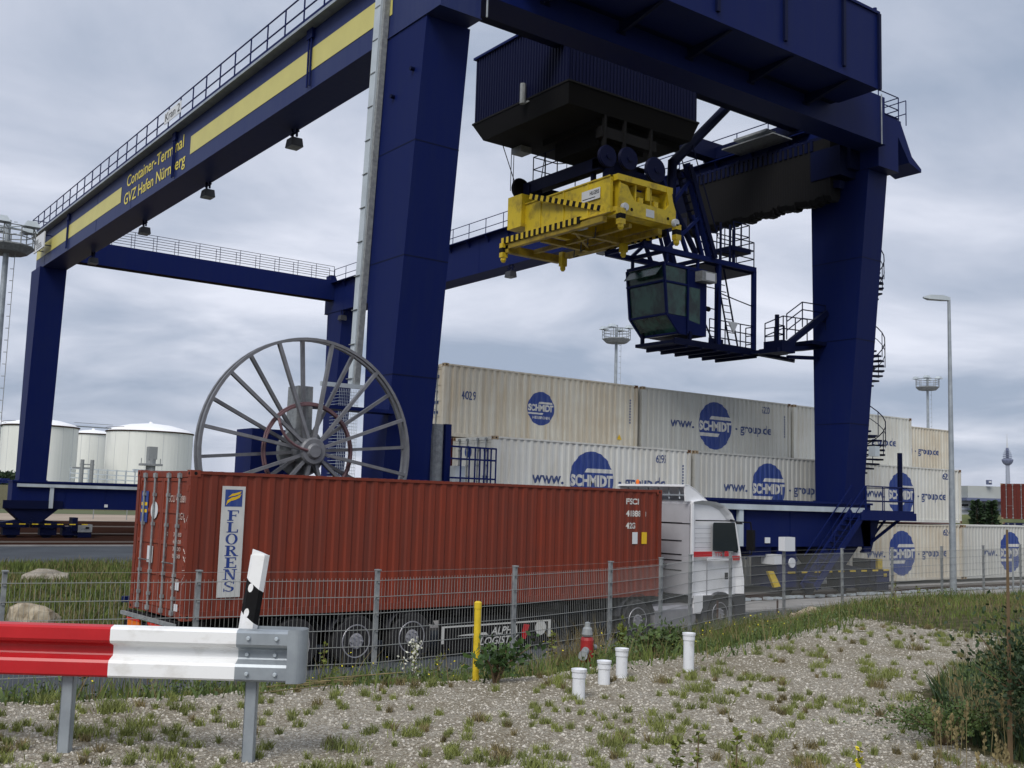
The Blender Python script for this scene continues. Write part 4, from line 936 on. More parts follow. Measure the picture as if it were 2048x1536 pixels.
m.build('sheave_bracket', 'black', ty)
m = MB()
m.path([(22.9, 32.2, 17.0), (24.1, 32.7, 15.4)], .02, n=4); m.tube((23.9, 32.9, 17.2), (23.9, 32.9, 15.4), .018, n=4); m.tube((24.02, 32.9, 17.2), (24.02, 32.9, 15.4), .018, n=4); m.path([(25.2, 32.4, 17.0), (24.4, 31.6, 15.6)], .02, n=4); m.tube((25.6, 31.5, 17.0), (25.6, 31.5, 15.7), .018, n=4)
m.build('hoist_rope', 'black', ty)
m = MB(); m.box(23.7, 24.2, 32.0, 32.6, 16.75, 17.1); m.build('trolley_floodlight', 'galv_rough', ty)
# lattice carrying the cabin
m = MB(); b = lambda p, q, w_=.14: m.beam(p, q, w_)
for y in (28.5, 30.5):
    b((26.9, y, 12.95), (33.25, y, 12.95), .2)
    b((26.9, y, 12.95), (29.6, y, 16.2), .13); b((27.3, y, 13.0), (27.0, y, 15.2), .13); b((29.3, y, 13.0), (27.8, y, 16.0), .13); b((28.2, y, 13.0), (30.0, y, 14.6), .12); b((30.6, y, 13.0), (29.2, y, 16.6), .22); b((30.2, y, 13.0), (29.6, y, 14.6), .1)
b((26.9, 28.5, 12.95), (26.9, 30.5, 12.95)); b((28.2, 28.5, 12.95), (28.2, 30.5, 12.95)); b((30.3, 28.5, 12.95), (30.3, 30.5, 12.95)); b((33.2, 28.5, 12.95), (33.2, 30.5, 12.95), .2)
b((28.2, 28.5, 13.0), (28.2, 28.5, 12.4), .1); b((29.9, 28.5, 13.0), (29.9, 28.5, 12.4), .1); b((28.2, 30.4, 13.0), (28.2, 30.4, 12.4), .1)
for x, y in ((31.1, 28.5), (31.1, 30.5), (33.2, 28.5), (33.2, 30.5)): b((x, y, 9.6), (x, y, 12.9), .16)
m.build('cabin_lattice', 'navy', ty)
m = MB(); m.box(30.4, 33.2, 28.6, 30.4, 12.78, 12.86)                 # platform above, platform below, ladders, rails
railing(m, [(30.6, 28.5, 13.05), (33.2, 28.5, 13.05), (33.2, 30.4, 13.05)], 1.05, 1.2, .025, (.35, .7), kick=False)
m.box(31.8, 32.9, 28.4, 29.4, 13.55, 13.75); railing(m, [(31.9, 28.45, 13.75), (32.85, 28.45, 13.75), (32.85, 29.35, 13.75), (31.9, 29.35, 13.75)], 1.0, .5, .025, (.5,), kick=False)
for x in (31.2, 31.75, 32.0): m.tube((x, 28.5, 13.0), (x, 28.5, 14.6), .05)
for k in range(12): t = k/11; m.beam((29.25+1.35*t, 28.3, 16.4-3.3*t), (29.25+1.35*t, 29.0, 16.4-3.3*t), .12, .035)
for y in (28.28, 29.0): m.beam((29.2, y, 16.5), (30.7, y, 13.0), .05, .2); m.tube((29.3, y, 17.3), (30.8, y, 13.9), .022)
m.build('upper_platform', 'navy_dark', ty)
m = MB(); m.box(28.6, 33.4, 28.45, 30.6, 9.42, 9.55); m.box(28.6, 33.4, 28.4, 28.46, 9.38, 9.62)
for k in range(6): m.box(29.2+k*.8, 29.3+k*.8, 28.4, 30.6, 9.3, 9.42)
railing(m, [(30.6, 28.5, 9.55), (33.3, 28.5, 9.55), (33.3, 29.0, 9.55)], 1.05, .9, .025, (.35, .7)); railing(m, [(30.6, 30.5, 9.55), (33.3, 30.5, 9.55)], 2.9, 2.7, .025, (.5, 1.05, 2.0), kick=False)
m.box(32.9, 34.0, 27.4, 28.5, 9.42, 9.55); m.beam((33.4, 28.5, 9.5), (34.3, 27.3, 9.2), .5, .12)
railing(m, [(33.4, 27.5, 9.55), (33.9, 27.5, 9.55), (33.9, 28.5, 9.55)], 1.05, .5, .025, (.35, .7), kick=False)
for k in range(11): z = 9.7+k*.27; xx = 32.35-(z-9.6)*.33; m.beam((xx-.22, 28.75, z), (xx+.22, 28.75, z), .03)
for s in (-.24, .24): m.beam((32.35+s, 28.75, 9.5), (31.4+s, 28.75, 12.9), .05)
m.tube((33.45, 27.5, 9.5), (33.45, 27.5, 11.0), .09)
m.beam((30.9, 28.45, 9.6), (31.1, 28.45, 12.8), .05); m.beam((33.2, 30.4, 9.6), (31.1, 30.4, 12.8), .05); m.beam((29.5, 28.5, 9.5), (29.5, 28.5, 9.95), .12); m.beam((28.8, 30.4, 9.5), (28.8, 30.4, 9.95), .12); m.box(30.6, 31.4, 28.5, 28.55, 9.55, 9.85); m.path([(33.3, 28.5, 11.4), (32.2, 28.5, 11.55), (31.2, 28.5, 11.7)], .025, n=4)
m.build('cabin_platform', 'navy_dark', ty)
cb = MB(); X0, X1, Y0, Y1 = 28.05, 30.42, 28.5, 30.55                # cabin
for x, y in ((X0, Y0), (X0, Y1), (X1, Y0), (X1, Y1)): pass
cb.box(X0-.03, X1, Y0-.03, Y1, 12.38, 12.5)
cb.prism([(29.35, Y0, 12.38), (X1, Y0, 12.38), (X1, Y0, 9.85), (29.35, Y0, 9.85)], (0, Y1-Y0, 0))
cb.prism([(28.35, Y0, 10.5), (29.36, Y0, 10.5), (29.36, Y0, 9.8), (28.9, Y0, 9.8)], (0, .06, 0))
cb.beam((X0, Y0, 12.4), (28.25, Y0, 10.5), .09); cb.beam((X0, Y1, 12.4), (28.25, Y1, 10.5), .09)
for p, q in (((28.05, Y0, 11.75), (28.05, Y1, 11.75)), ((28.25, Y0, 10.5), (28.25, Y1, 10.5)), ((28.25, Y0, 10.5), (28.9, Y0, 9.85)), ((28.25, Y1, 10.5), (28.9, Y1, 9.85)), ((28.9, Y0, 9.85), (28.9, Y1, 9.85)), ((28.1, Y0, 11.75), (29.4, Y0, 11.75)), ((29.35, Y0-.02, 12.4), (29.35, Y0-.02, 9.85))): cb.beam(p, q, .08)
cab = cb.build('driver_cabin', 'navy', ty)
m = MB(); m.add([(28.07, Y0+.04, 12.36), (28.07, Y1-.04, 12.36), (28.27, Y1-.04, 10.52), (28.27, Y0+.04, 10.52)], [(0, 1, 2, 3)])
m.add([(28.08, Y0+.01, 12.36), (29.33, Y0+.01, 12.36), (29.33, Y0+.01, 10.52), (28.28, Y0+.01, 10.52)], [(0, 1, 2, 3)])
m.add([(28.27, Y0+.04, 10.5), (28.27, Y1-.04, 10.5), (28.88, Y1-.04, 9.87), (28.88, Y0+.04, 9.87)], [(0, 1, 2, 3)])
m.add([(28.9, Y0, 9.86), (29.4, Y0, 9.86), (29.4, Y1, 9.86), (28.9, Y1, 9.86)], [(0, 1, 2, 3)])
m.add([(29.42, Y0-.006, 11.7), (30.05, Y0-.006, 11.7), (30.05, Y0-.006, 10.3), (29.42, Y0-.006, 10.4)], [(0, 1, 2, 3)])
m.build('cabin_window', 'cabin_glass', cab, fix=False)
m = MB(); m.add([(27.72, Y0+.1, 11.95), (27.72, Y1-.2, 11.95), (28.05, Y1-.2, 12.35), (28.05, Y0+.1, 12.35)], [(0, 1, 2, 3)]); m.path([(27.72, Y0+.1, 11.95), (27.72, Y1-.2, 11.95), (28.05, Y1-.2, 12.35), (28.05, Y0+.1, 12.35)], .015, n=4, closed=True); m.build('open_pane', 'cabin_glass', cab, fix=False)
m = MB(); m.box(29.75, 30.55, Y0-.4, Y0-.02, 11.95, 12.35); m.mi = 1; m.box(29.95, 30.45, Y0-.412, Y0-.401, 12.0, 12.3); m.build('air_conditioner', ['galv_rough', 'white_plate'], cab)
m = MB(); m.box(30.42, 30.7, Y0+.1, Y0+.3, 10.95, 11.1); m.tube((30.7, Y0+.2, 11.02), (30.78, Y0+.2, 11.02), .1); m.build('cabin_lamp', 'black', cab)
m = MB(); m.prism([(31.55, 28.35, 10.6), (32.1, 28.35, 10.6), (31.85, 28.35, 10.15)], (0, .06, 0)); m.build('notice_plate', 'white_plate', ty)
# ---------------------------------------------------------------- spreader
mat('shaded_yellow', (0.34, 0.24, 0.015), 0.6, col2=(0.14, 0.09, 0.015), scale=(2.5, 2.5, 2.5), lo=0.3, hi=0.55)  # spreader yellow darkened; shade under the body is put into the colour
sp = thing('container_spreader', 'yellow container spreader with black striped arms hanging below the trolley', 'spreader', (25.3, 30, 13.4))
SX0, SX1, SY0, SY1, SZ0, SZ1 = 24.15, 26.95, 27.0, 32.2, 13.35, 14.78
m = MB(); m.box(SX0, SX0+.12, SY0+.25, SY1, SZ0+.1, SZ1); m.box(SX1-.12, SX1, SY0+.25, SY1, SZ0+.1, SZ1); m.box(SX0+.12, SX1-.12, SY0+.4, SY1-.3, SZ1-.5, SZ1-.3)
m.box(SX0-.04, SX0+.2, SY0+.25, SY1, SZ1-.05, SZ1); m.box(SX1-.2, SX1+.04, SY0+.25, SY1, SZ1-.05, SZ1); m.box(SX0+.12, SX1-.12, SY1-.3, SY1, SZ0+.3, SZ1)
for y in (28.4, 29.8, 31.2): m.box(SX0-.03, SX0+.01, y, y+.07, SZ0+.1, SZ1-.05)
m.build('main_beam', 'spreader_yellow', sp)
m = MB()                                             # near end frame with cut-outs
m.prism([(24.35, SY0, 13.40), (27.15, SY0, 13.40), (27.15, SY0, 13.95), (27.0, SY0, 14.3), (26.9, SY0, 14.78), (26.65, SY0, 14.78), (26.8, SY0, 14.15), (26.6, SY0, 13.92), (25.1, SY0, 13.95), (24.9, SY0, 14.2), (24.75, SY0, 14.45), (24.4, SY0, 14.5)], (0, .1, 0))
m.box(24.3, 27.0, SY0+.02, SY0+.5, 14.6, 14.82); m.box(24.35, 27.1, SY0+.1, SY0+.6, 13.38, 13.5)
for x in (24.45, 25.2, 25.95, 26.7): m.box(x, x+.06, SY0+.1, SY0+.6, 13.5, 14.6)
for x in (25.35, 26.1): m.box(x, x+.2, SY0+.05, SY0+.4, 13.95, 14.15)
m.box(25.7, 25.85, SY0+.02, SY0+.1, 14.1, 14.62)
m.build('end_frame', 'spreader_yellow', sp)
m = MB()
for x in (24.95, 26.75): m.lathe([(.06, -.015), (.06, .01)], (x, SY0, 13.62), 'y', 12)
m.mi = 0; m.build('bolt_hole', 'black', sp)
MB().box(25.65, 26.05, SY0-.012, SY0, 13.5, 13.78).build('end_plate', 'white_plate', sp)
for x in (24.55, 27.05): MB().lathe([(.13, -.14), (.15, -.1), (.15, .0)], (x, SY0-.02, 13.62 if x < 25 else 13.5), 'y', 18).build('guide_roller', 'white_plate', sp)
pl = MB().box(SX0-.05, SX0-.03, 27.75, 28.75, 14.05, 14.45).build('name_plate', 'white_plate', sp)
m = MB(); put_text(m, 'HILGERS', .2, (SX0-.054, 28.3, 14.3-.06), (0, -1, 0), (0, 0, 1), width=.5, bold=.02); m.box(SX0-.053, SX0-.051, 28.0, 28.7, 14.12, 14.15); m.build('plate_lettering', 'black', pl, fix=False)
m = MB(); m.box(23.95, 24.75, 32.2, 33.1, 13.85, 15.15); m.build('electric_box', 'spreader_yellow', sp)
def hazard(m, p, q, w_, h, step=.16, up=(0, 0, 1)):
    p, q = Vector(p), Vector(q); n = max(2, int((q-p).length/step))
    for k in range(n): m.mi = k % 2; m.beam(p.lerp(q, k/n), p.lerp(q, (k+1)/n), w_, h, up)
    m.mi = 0
m = MB(); hazard(m, (23.95, 33.4, 13.45), (23.95, 28.6, 13.38), .12, .24); m.beam((23.95, 28.6, 13.4), (24.2, 27.4, 13.5), .09); m.build('guide_arm', ['paint_yellow', 'black'], sp)
m = MB(); hazard(m, (23.85, 31.5, 14.85), (24.2, 27.6, 13.62), .12, .2); m.beam((24.2, 27.6, 13.62), (24.5, 27.0, 13.55), .16); m.build('guide_arm', ['paint_yellow', 'black'], sp)
m = MB(); hazard(m, (26.95, 33.2, 13.3), (27.05, 27.4, 13.2), .12, .22); m.build('guide_arm', ['spreader_yellow', 'black'], sp)
m = MB()                                             # twistlock frame underneath
m.box(23.95, 24.15, 27.4, 33.3, 13.1, 13.3); m.box(26.45, 26.65, 27.2, 32.9, 13.05, 13.25); m.box(23.95, 26.65, 33.0, 33.25, 12.95, 13.25); m.box(24.15, 26.5, 29.2, 29.4, 13.05, 13.25); m.box(24.15, 26.5, 31.0, 31.2, 13.05, 13.25); m.box(25.2, 25.35, 27.4, 33.0, 13.1, 13.25)
m.beam((24.2, 29.3, 13.2), (26.5, 31.1, 13.2), .1); m.beam((26.6, 32.5, 13.1), (27.2, 29.2, 13.25), .14)
m.build('twistlock_frame', 'shaded_yellow', sp)
for x, y, z in ((23.95, 33.3, 13.0), (26.5, 32.7, 12.95), (26.6, 29.2, 12.95), (27.15, 26.95, 13.1), (24.4, 26.95, 13.2)):
    m = MB(); hazard(m, (x, y, z+.35), (x, y, z-.22), .22, .26, .16); m.lathe([(.06, -.42), (.11, -.34), (.11, -.22)], (x, y, z), 'z', 10); m.build('corner_flipper', ['paint_yellow', 'black'] if y < 27.5 or x < 24.1 else ['spreader_yellow', 'spreader_yellow'], sp)
m = MB(); m.box(24.35, 24.75, 28.1, 33.0, 15.25, 15.72); m.box(26.2, 26.6, 28.1, 33.0, 15.25, 15.72); m.box(24.35, 26.6, 28.1, 28.5, 15.3, 15.7); m.box(24.3, 26.7, 32.2, 32.6, 15.2, 15.6)
m.box(24.6, 26.4, 27.6, 28.2, 14.85, 15.3)
for x, y in ((24.5, 28.6), (26.3, 28.6), (24.5, 31.8), (26.3, 31.8)): m.box(x, x+.15, y, y+.15, 14.78, 15.3)
m.build('headblock', 'navy_corr', sp)
MB().lathe([(.42, -.07), (.46, 0), (.42, .07)], (24.3, 32.75, 15.5), 'y', 24).build('rope_sheave', 'black', sp); MB().lathe([(.4, -.07), (.4, .07)], (26.6, 32.75, 15.5), 'y', 24).build('rope_sheave', 'black', sp)
m = MB(); railing(m, [(24.4, 32.1, 15.72), (25.6, 32.1, 15.72), (26.5, 30.9, 15.72), (26.5, 29.4, 15.72)], .95, .7, .022, (.45,), kick=False); railing(m, [(24.4, 32.1, 15.72), (24.4, 30.6, 15.72)], .95, .8, .022, (.45,), kick=False)
m.path([(25.6+.5*math.cos(t), 30.4+.5*math.sin(t), 16.5) for t in [2*PI*k/16 for k in range(16)]], .03, n=5, closed=True); m.build('headblock_railing', 'navy_dark', sp)
m = MB()
for k in range(4): m.path([(24.6+k*.5, 28.5+k, 13.2), (24.9+k*.5, 28.9+k, 12.95), (25.2+k*.5, 29.4+k*.8, 13.1)], .025, n=5)
m.build('hydraulic_hose', 'hose', sp)
m = MB(); m.box(24.2, 24.4, 28.7, 29.3, 13.15, 13.35); m.build('small_lamp', 'galv', sp)
# ---------------------------------------------------------------- fence line and terrain
def cam_pt(px, py, d):      # only used to lay out the fence corners measured on the ground
    r = R_*((px-1024)/2112.2)+D_*((py-768)/2112.2)+F_
    return EYE+r*d
FP = [(-6.6, 14.7), (-4.2, 14.2), (-1.9, 13.5), (0.4, 12.9), (2.5, 12.45)]+[(p.x, p.y) for p in (cam_pt(*q) for q in
     ((397, 1159, 12.2), (755, 1155, 13.2), (1030, 1147, 14.9), (1221, 1139, 16.9), (1322, 1124, 18.7), (1381, 1114, 20.4), (1461, 1108, 22.4), (1568, 1106, 24.6), (1684, 1102, 26.6), (1784, 1099, 28.6), (1883, 1095, 31.0), (1966, 1091, 33.4), (2040, 1089, 36.0)))]
FP += [(FP[-1][0]+2.45*k, FP[-1][1]+.5*k) for k in (1, 2, 3)]
def yf(x):
    if x <= FP[0][0]: return FP[0][1]
    for a, b in zip(FP, FP[1:]):
        if x <= b[0]: return a[1]+(b[1]-a[1])*(x-a[0])/(b[0]-a[0])
    return FP[-1][1]+.2*(x-FP[-1][0])
def sstep(a, b, t): t = min(1, max(0, (t-a)/(b-a))); return t*t*(3-2*t)
def qdist(x, y):       # distance outside the right border of the gravel
    best = 9e9
    PT = [(6.6, 3.0), (7.1, 4.4), (8.7, 5.75), (12.2, 7.0), (15, 8.3)]
    for a, b in zip(PT, PT[1:]):
        dx, dy = b[0]-a[0], b[1]-a[1]; L_ = math.hypot(dx, dy); t = max(0, min(1, ((x-a[0])*dx+(y-a[1])*dy)/L_/L_)); px, py = a[0]+t*dx, a[1]+t*dy
        d = math.hypot(x-px, y-py); s = 1 if (x-px)*dy-(y-py)*dx > 0 else -1
        if d < abs(best): best = d*s
    return best
def hz(x, y):
    s = yf(x)-y
    zf = .80-.012*max(0, x-12)
    pl = 1.62-.05*sstep(9, 16, x)-.35*sstep(16, 30, x)
    h = -.06+(zf+.06)*sstep(-2.3, -.2, s)
    h += (pl-zf)*sstep(.8, 3.9, s)
    if s > 0: h += .05*noise.noise(Vector((x*.5, y*.5, 0)))*sstep(0, 3, s)+.012*noise.noise(Vector((x*2.3, y*2.3, 3)))*sstep(1, 3, s)
    # the bank drops away to the lower right of the picture
    q = qdist(x, y)
    h -= .45*sstep(.2, 2.6, q)*sstep(2.5, 5.0, s)*(1-sstep(14, 18, x))
    return h
def axis(fine, a, b, coarse): 
    r = []; x = a
    while x < b: r.append(x); x += fine
    return [c for c in coarse if c < a]+r+[c for c in coarse if c >= b]
gx = axis(.25, -6, 34, [-9000, -2000, -600, -200, -80, -40, -20, -12, -8, 36, 40, 46, 54, 64, 80, 120, 200, 400, 900, 3000, 12000])
gy = axis(.25, 1, 22, [-9000, -1000, -200, -60, -20, -8, -3, 24, 30, 40, 60, 90, 150, 260, 500, 1200, 3000, 12000])
vs = []
for y in gy:
    for x in gx:
        z = hz(x, y) if y < 22 else -.06
        if y >= 260 and x < 500: z = 3.2
        elif y >= 150 and x < 500: z = -.06
        vs.append((x, y, z))
nx = len(gx)
gm = MB(); gm.add(vs, [(j*nx+i, j*nx+i+1, (j+1)*nx+i+1, (j+1)*nx+i) for j in range(len(gy)-1) for i in range(nx-1)])
# ground material: gravel on the bank, soil and turf at the fence
m = bpy.data.materials.new('ground_mix'); m.use_nodes = True; t = m.node_tree; b = t.nodes['Principled BSDF']; b.inputs['Roughness'].default_value = .95; b.inputs['Specular IOR Level'].default_value = .2
tc_ = t.nodes.new('ShaderNodeTexCoord'); ln = t.links
def vor(sc, feat='F1'):
    n = t.nodes.new('ShaderNodeTexVoronoi'); n.inputs['Scale'].default_value = sc; ln.new(tc_.outputs['Object'], n.inputs['Vector']); return n
def noi_(sc, det=5):
    n = t.nodes.new('ShaderNodeTexNoise'); n.inputs['Scale'].default_value = sc; n.inputs['Detail'].default_value = det; n.inputs['Roughness'].default_value = .65; ln.new(tc_.outputs['Object'], n.inputs['Vector']); return n
def ramp(src, els):
    r = t.nodes.new('ShaderNodeValToRGB'); ln.new(src, r.inputs[0])
    while len(r.color_ramp.elements) < len(els): r.color_ramp.elements.new(.5)
    for e_, (p, c) in zip(r.color_ramp.elements, els): e_.position = p; e_.color = (*c, 1)
    return r.outputs[0]
def mixc(f, a, bb, mode='MIX'):
    x = t.nodes.new('ShaderNodeMix'); x.data_type = 'RGBA'; x.blend_type = mode
    if isinstance(f, float): x.inputs[0].default_value = f
    else: ln.new(f, x.inputs[0])
    for s, k in ((a, 'A'), (bb, 'B')):
        if isinstance(s, tuple): x.inputs[k].default_value = (*s, 1)
        else: ln.new(s, x.inputs[k])
    return x.outputs['Result']
v1, v2 = vor(52), vor(110)
sepc = t.nodes.new('ShaderNodeSeparateColor'); ln.new(v1.outputs['Color'], sepc.inputs[0])
stone = ramp(sepc.outputs[0], [(0, (.33, .29, .235)), (.4, (.46, .425, .36)), (.75, (.54, .505, .44)), (1, (.66, .64, .58))])
gap = ramp(v1.outputs['Distance'], [(.0, (1, 1, 1)), (.45, (.85, .85, .85)), (.75, (.72, .68, .63))])
stone = mixc(1.0, stone, gap, 'MULTIPLY')
big_ = ramp(noi_(.7, 6).outputs['Fac'], [(.38, (.78, .75, .66)), (.62, (1.05, 1.05, 1.03))]); stone = mixc(1.0, stone, big_, 'MULTIPLY')
soil = ramp(noi_(5, 7).outputs['Fac'], [(.35, (.05, .045, .02)), (.5, (.10, .095, .04)), (.65, (.16, .13, .08))])
at = t.nodes.new('ShaderNodeAttribute'); at.attribute_name = 'veg'
ad = t.nodes.new('ShaderNodeMath'); ad.operation = 'ADD'; ln.new(at.outputs['Fac'], ad.inputs[0])
nn = noi_(3.2, 7); sb_ = t.nodes.new('ShaderNodeMapRange'); ln.new(nn.outputs['Fac'], sb_.inputs['Value']); sb_.inputs['From Min'].default_value = .25; sb_.inputs['From Max'].default_value = .75; sb_.inputs['To Min'].default_value = -.45; sb_.inputs['To Max'].default_value = .34
ln.new(sb_.outputs[0], ad.inputs[1]); mr = t.nodes.new('ShaderNodeMapRange'); ln.new(ad.outputs[0], mr.inputs['Value']); mr.inputs['From Min'].default_value = .38; mr.inputs['From Max'].default_value = .62
ln.new(mixc(mr.outputs[0], stone, soil), b.inputs['Base Color'])
bp = t.nodes.new('ShaderNodeBump'); bp.inputs['Strength'].default_value = .9; bp.inputs['Distance'].default_value = .02; bp.invert = True
sm = t.nodes.new('ShaderNodeMath'); sm.operation = 'ADD'; ln.new(v1.outputs['Distance'], sm.inputs[0]); ln.new(v2.outputs['Distance'], sm.inputs[1]); ln.new(sm.outputs[0], bp.inputs['Height']); ln.new(bp.outputs[0], b.inputs['Normal'])
MATS['ground_mix'] = m
g = gm.build('ground', 'ground_mix', smooth=True, fix=False); struct(g)
def veg(x, y):
    s = yf(x)-y
    q = qdist(x, y)
    v = 1-sstep(2.2, 3.6, s+.6*noise.noise(Vector((x*.9, y*.9, 7))))
    v = max(v, sstep(-.3, .5, q), sstep(13.4, 15.5, x), .4*sstep(9.0, 13, x))
    if y > 22: v = 1
    return v
a = g.data.attributes.new('veg', 'FLOAT', 'POINT')
a.data.foreach_set('value', [veg(p[0], p[1]) for p in vs])
def sheet(name, pts, z, m_, th=None):
    mb = MB(); mb.add([(x, y, z) for x, y in pts], [tuple(range(len(pts)))]); return struct(mb.build(name, m_, fix=False))
near = [(x, yf(x)+1.55) for x in [-40+1.0*k for k in range(0, 90)]]
def strip(name, x0, x1, y0, y1, z, m_): return sheet(name, [(x0, y0), (x1, y0), (x1, y1), (x0, y1)], z, m_)
# road sheet with curved near edge (quads)
mb = MB(); k = len(near); mb.add([(x, y, 0) for x, y in near]+[(x, 22.6, 0) for x, y in near], [(i, i+1, k+i+1, k+i) for i in range(k-1)])
struct(mb.build('road', 'asphalt', fix=False))
sheet('road', [(-400, near[0][1]), (near[0][0], near[0][1]), (near[0][0], 22.6), (-400, 22.6)], 0.0, 'asphalt')
sheet('road', [(near[-1][0], near[-1][1]), (400, 30), (400, 36), (near[-1][0], 24.2)], 0.0, 'asphalt')
strip('pavement', 10.5, 300, 22.6, 24.75, .035, 'concrete')
struct(MB().box(10.5, 300, 22.5, 22.62, -.05, .06).build('kerb', 'concrete'))
strip('yard', 16.6, 300, 27.0, 46, .02, 'concrete'); strip('yard', 30.1, 300, 46, 61, .024, 'concrete')
strip('yard', 49, 400, 30, 300, .03, 'concrete')
strip('rail_bed', 10.5, 300, 24.75, 27.0, .05, 'ballast')
# near crane rail
def rail(x0, x1, y, m_='rail_steel'):
    mb = MB(); mb.mi = 1; mb.box(x0, x1, y-.06, y+.06, .06, .12); mb.mi = 0; mb.box(x0, x1, y-.035, y+.035, .12, .2)
    return tag(mb.build('rail', ['rail_steel', 'rail_rust']), 'x', 'rail')
r = rail(10.6, 300, 25.9); tag(r, 'crane rail under the near wheel bogies beside the road', 'rail')
mb = MB()
random.seed(3)
for k in range(150): x = 11+k*.6+random.uniform(-.1, .1); mb.box(x, x+.32, 24.78, 24.98, .05, .12+random.uniform(0, .03))
struct(mb.build('kerb', 'galv_light'))  # pale blocks of the rail clamp row beside the crane rail, no kerb stones
# far side: second road, tracks, sand and field
strip('road', -400, 30, 46.05, 61.0, .03, 'asphalt')
struct(MB().box(-400, 300, 61.0, 61.25, -.05, .1).build('kerb', 'concrete'))
strip('rail_bed', -400, 300, 61.25, 104, .02, 'ballast')
ys = [63.2, 64.6, 67.0, 69.9, 72.5, 74.0, 77.5, 79.0, 82.5, 84.0, 88, 89.5, 93.5, 95, 99.5, 101]
for i, y in enumerate(ys):
    rr = rail(-300, 200, y)
    if i % 5: rr.data.materials[0] = MATS['rail_rust']
    tag(rr, 'rusty rail of the tracks beyond the far road', 'rail', 'rails of the tracks beyond the far road')
strip('sand', -400, 300, 104, 132, .03, 'sand'); strip('field', -3000, 500, 132, 262, .04, 'grass_far')
strip('field', -3000, 3000, 262, 2500, 3.25, 'grass_far')
for x0 in (3, 16, 29):
    pass
mb = MB()
for k in range(9): mb.box(-9+k*2.6, -8+k*2.6, 53.6, 53.75, .012, .016)
struct(mb.build('road_marking', 'road_paint'))
# grass island behind the truck
mb = MB(); mb.prism([(-60, 22.2, -.05), (8.4, 22.2, -.05), (10.2, 27.5, -.05), (16.4, 46, -.05), (-60, 46, -.05)], (0, 0, .14))
struct(mb.build('verge', 'soil_green'))
struct(MB().box(-60, 8.4, 22.05, 22.2, -.05, .11).build('kerb', 'concrete'))
# ---------------------------------------------------------------- vegetation helpers
def blades(m, pts, h, w_, lean=.35, hf=None):
    for x, y, z in pts:
        a = random.uniform(0, 2*PI); hh = h*random.uniform(.5, 1.25); ww = w_*random.uniform(.7, 1.3)
        dx, dy = math.cos(a)*ww, math.sin(a)*ww; b = random.uniform(0, 2*PI); l = hh*lean*random.uniform(.2, 1.3)
        lx, ly = math.cos(b)*l, math.sin(b)*l
        m.add([(x-dx, y-dy, z), (x+dx, y+dy, z), (x+lx*.45+dx*.6, y+ly*.45+dy*.6, z+hh*.6), (x+lx*.45-dx*.6, y+ly*.45-dy*.6, z+hh*.6), (x+lx, y+ly, z+hh)], [(0, 1, 2, 3), (3, 2, 4)])
def leaf(m, p, d, s, up=None):
    d = Vector(d).normalized(); a = d.cross(Vector((random.uniform(-1, 1), random.uniform(-1, 1), random.uniform(-1, 1)))).normalized(); p = Vector(p)
    m.add([p, p+d*s*.5+a*s*.3, p+d*s, p+d*s*.5-a*s*.3], [(0, 1, 2, 3)])
def grass(name, m_, region, n, h, w_, lean=.35, z=None, clump=None):
    m = MB(); pts = []
    while len(pts) < n:
        x, y = region()
        if clump and noise.noise(Vector((x*clump, y*clump, 11))) < random.uniform(-.5, .35): continue
        pts.append((x, y, (hz(x, y) if z is None else z)-.01))
    blades(m, pts, h, w_, lean); return struct(m.build(name, m_, fix=False), 'stuff')
U = random.uniform
random.seed(21)
mat('leaf_bush', (.065, .125, .022), .6, col2=(.02, .05, .01), scale=(6, 6, 6))
def island():
    y = 22.3+23.5*U(0, 1)**1.2; return U(-1+y*.1, min(8.2+(y-22)*.33, 16)), y
grass('grass', 'grass_blade', island, 22000, .3, .022, .4, z=.09, clump=.35)
grass('grass', 'grass_dry', island, 5000, .42, .012, .4, z=.09, clump=.6)
def fencezone():
    x = U(-2, 30); s = random.triangular(-1.6, 4.1, 2.2); return x, yf(x)-s
grass('weeds', 'grass_blade', fencezone, 26000, .22, .007, .5, clump=1.2)
grass('weeds', 'grass_dry', fencezone, 7000, .3, .004, .5, clump=.9)
grass('weeds', 'leaf_mid', lambda: (lambda q: (q[0], q[1]))(fencezone()), 14000, .14, .014, .7, clump=1.7)
m = MB(); n = 0
while n < 13000:
    x = U(-2, 22); s = random.triangular(.6, 4.2, 3.0); y = yf(x)-s; q = noise.noise(Vector((x*1.1, y*1.3, 4)))
    if q < U(-.25, .3): continue
    n += 1; h = U(0, 1)*(.08+.3*max(0, q+.1)); leaf(m, (x, y, hz(x, y)+h), (U(-1, 1), U(-1, 1), U(0, .8)), U(.018, .045))
struct(m.build('weeds', 'leaf_mid', fix=False), 'stuff')
m = MB()
for k in range(260):
    x = U(-1, 12); y = yf(x)-U(1.2, 3.8); leaf(m, (x, y, hz(x, y)+U(.1, .35)), (U(-1, 1), U(-1, 1), .4), .022)
struct(m.build('small_blossoms', 'flower_yellow', fix=False), 'stuff')
def rightzone():
    while True:
        x, y = U(9.5, 32), U(5, 17)
        if yf(x)-y > .3 and veg(x, y) > U(.4, .8): return x, y
grass('weeds', 'grass_blade', rightzone, 24000, .12, .008, .5, clump=.9); grass('weeds', 'grass_dry', rightzone, 9000, .16, .006, .5, clump=.5)
def cornerzone():
    while True:
        x, y = U(5.5, 11.5), U(3.0, 7.2)
        if veg(x, y) > .8: return x, y
grass('weeds', 'leaf_mid', cornerzone, 9000, .20, .009, .6, clump=1.0); grass('weeds', 'grass_dry', cornerzone, 4500, .34, .004, .3, clump=.8); grass('weeds', 'leaf_dark', cornerzone, 9000, .22, .012, .6, clump=.8)
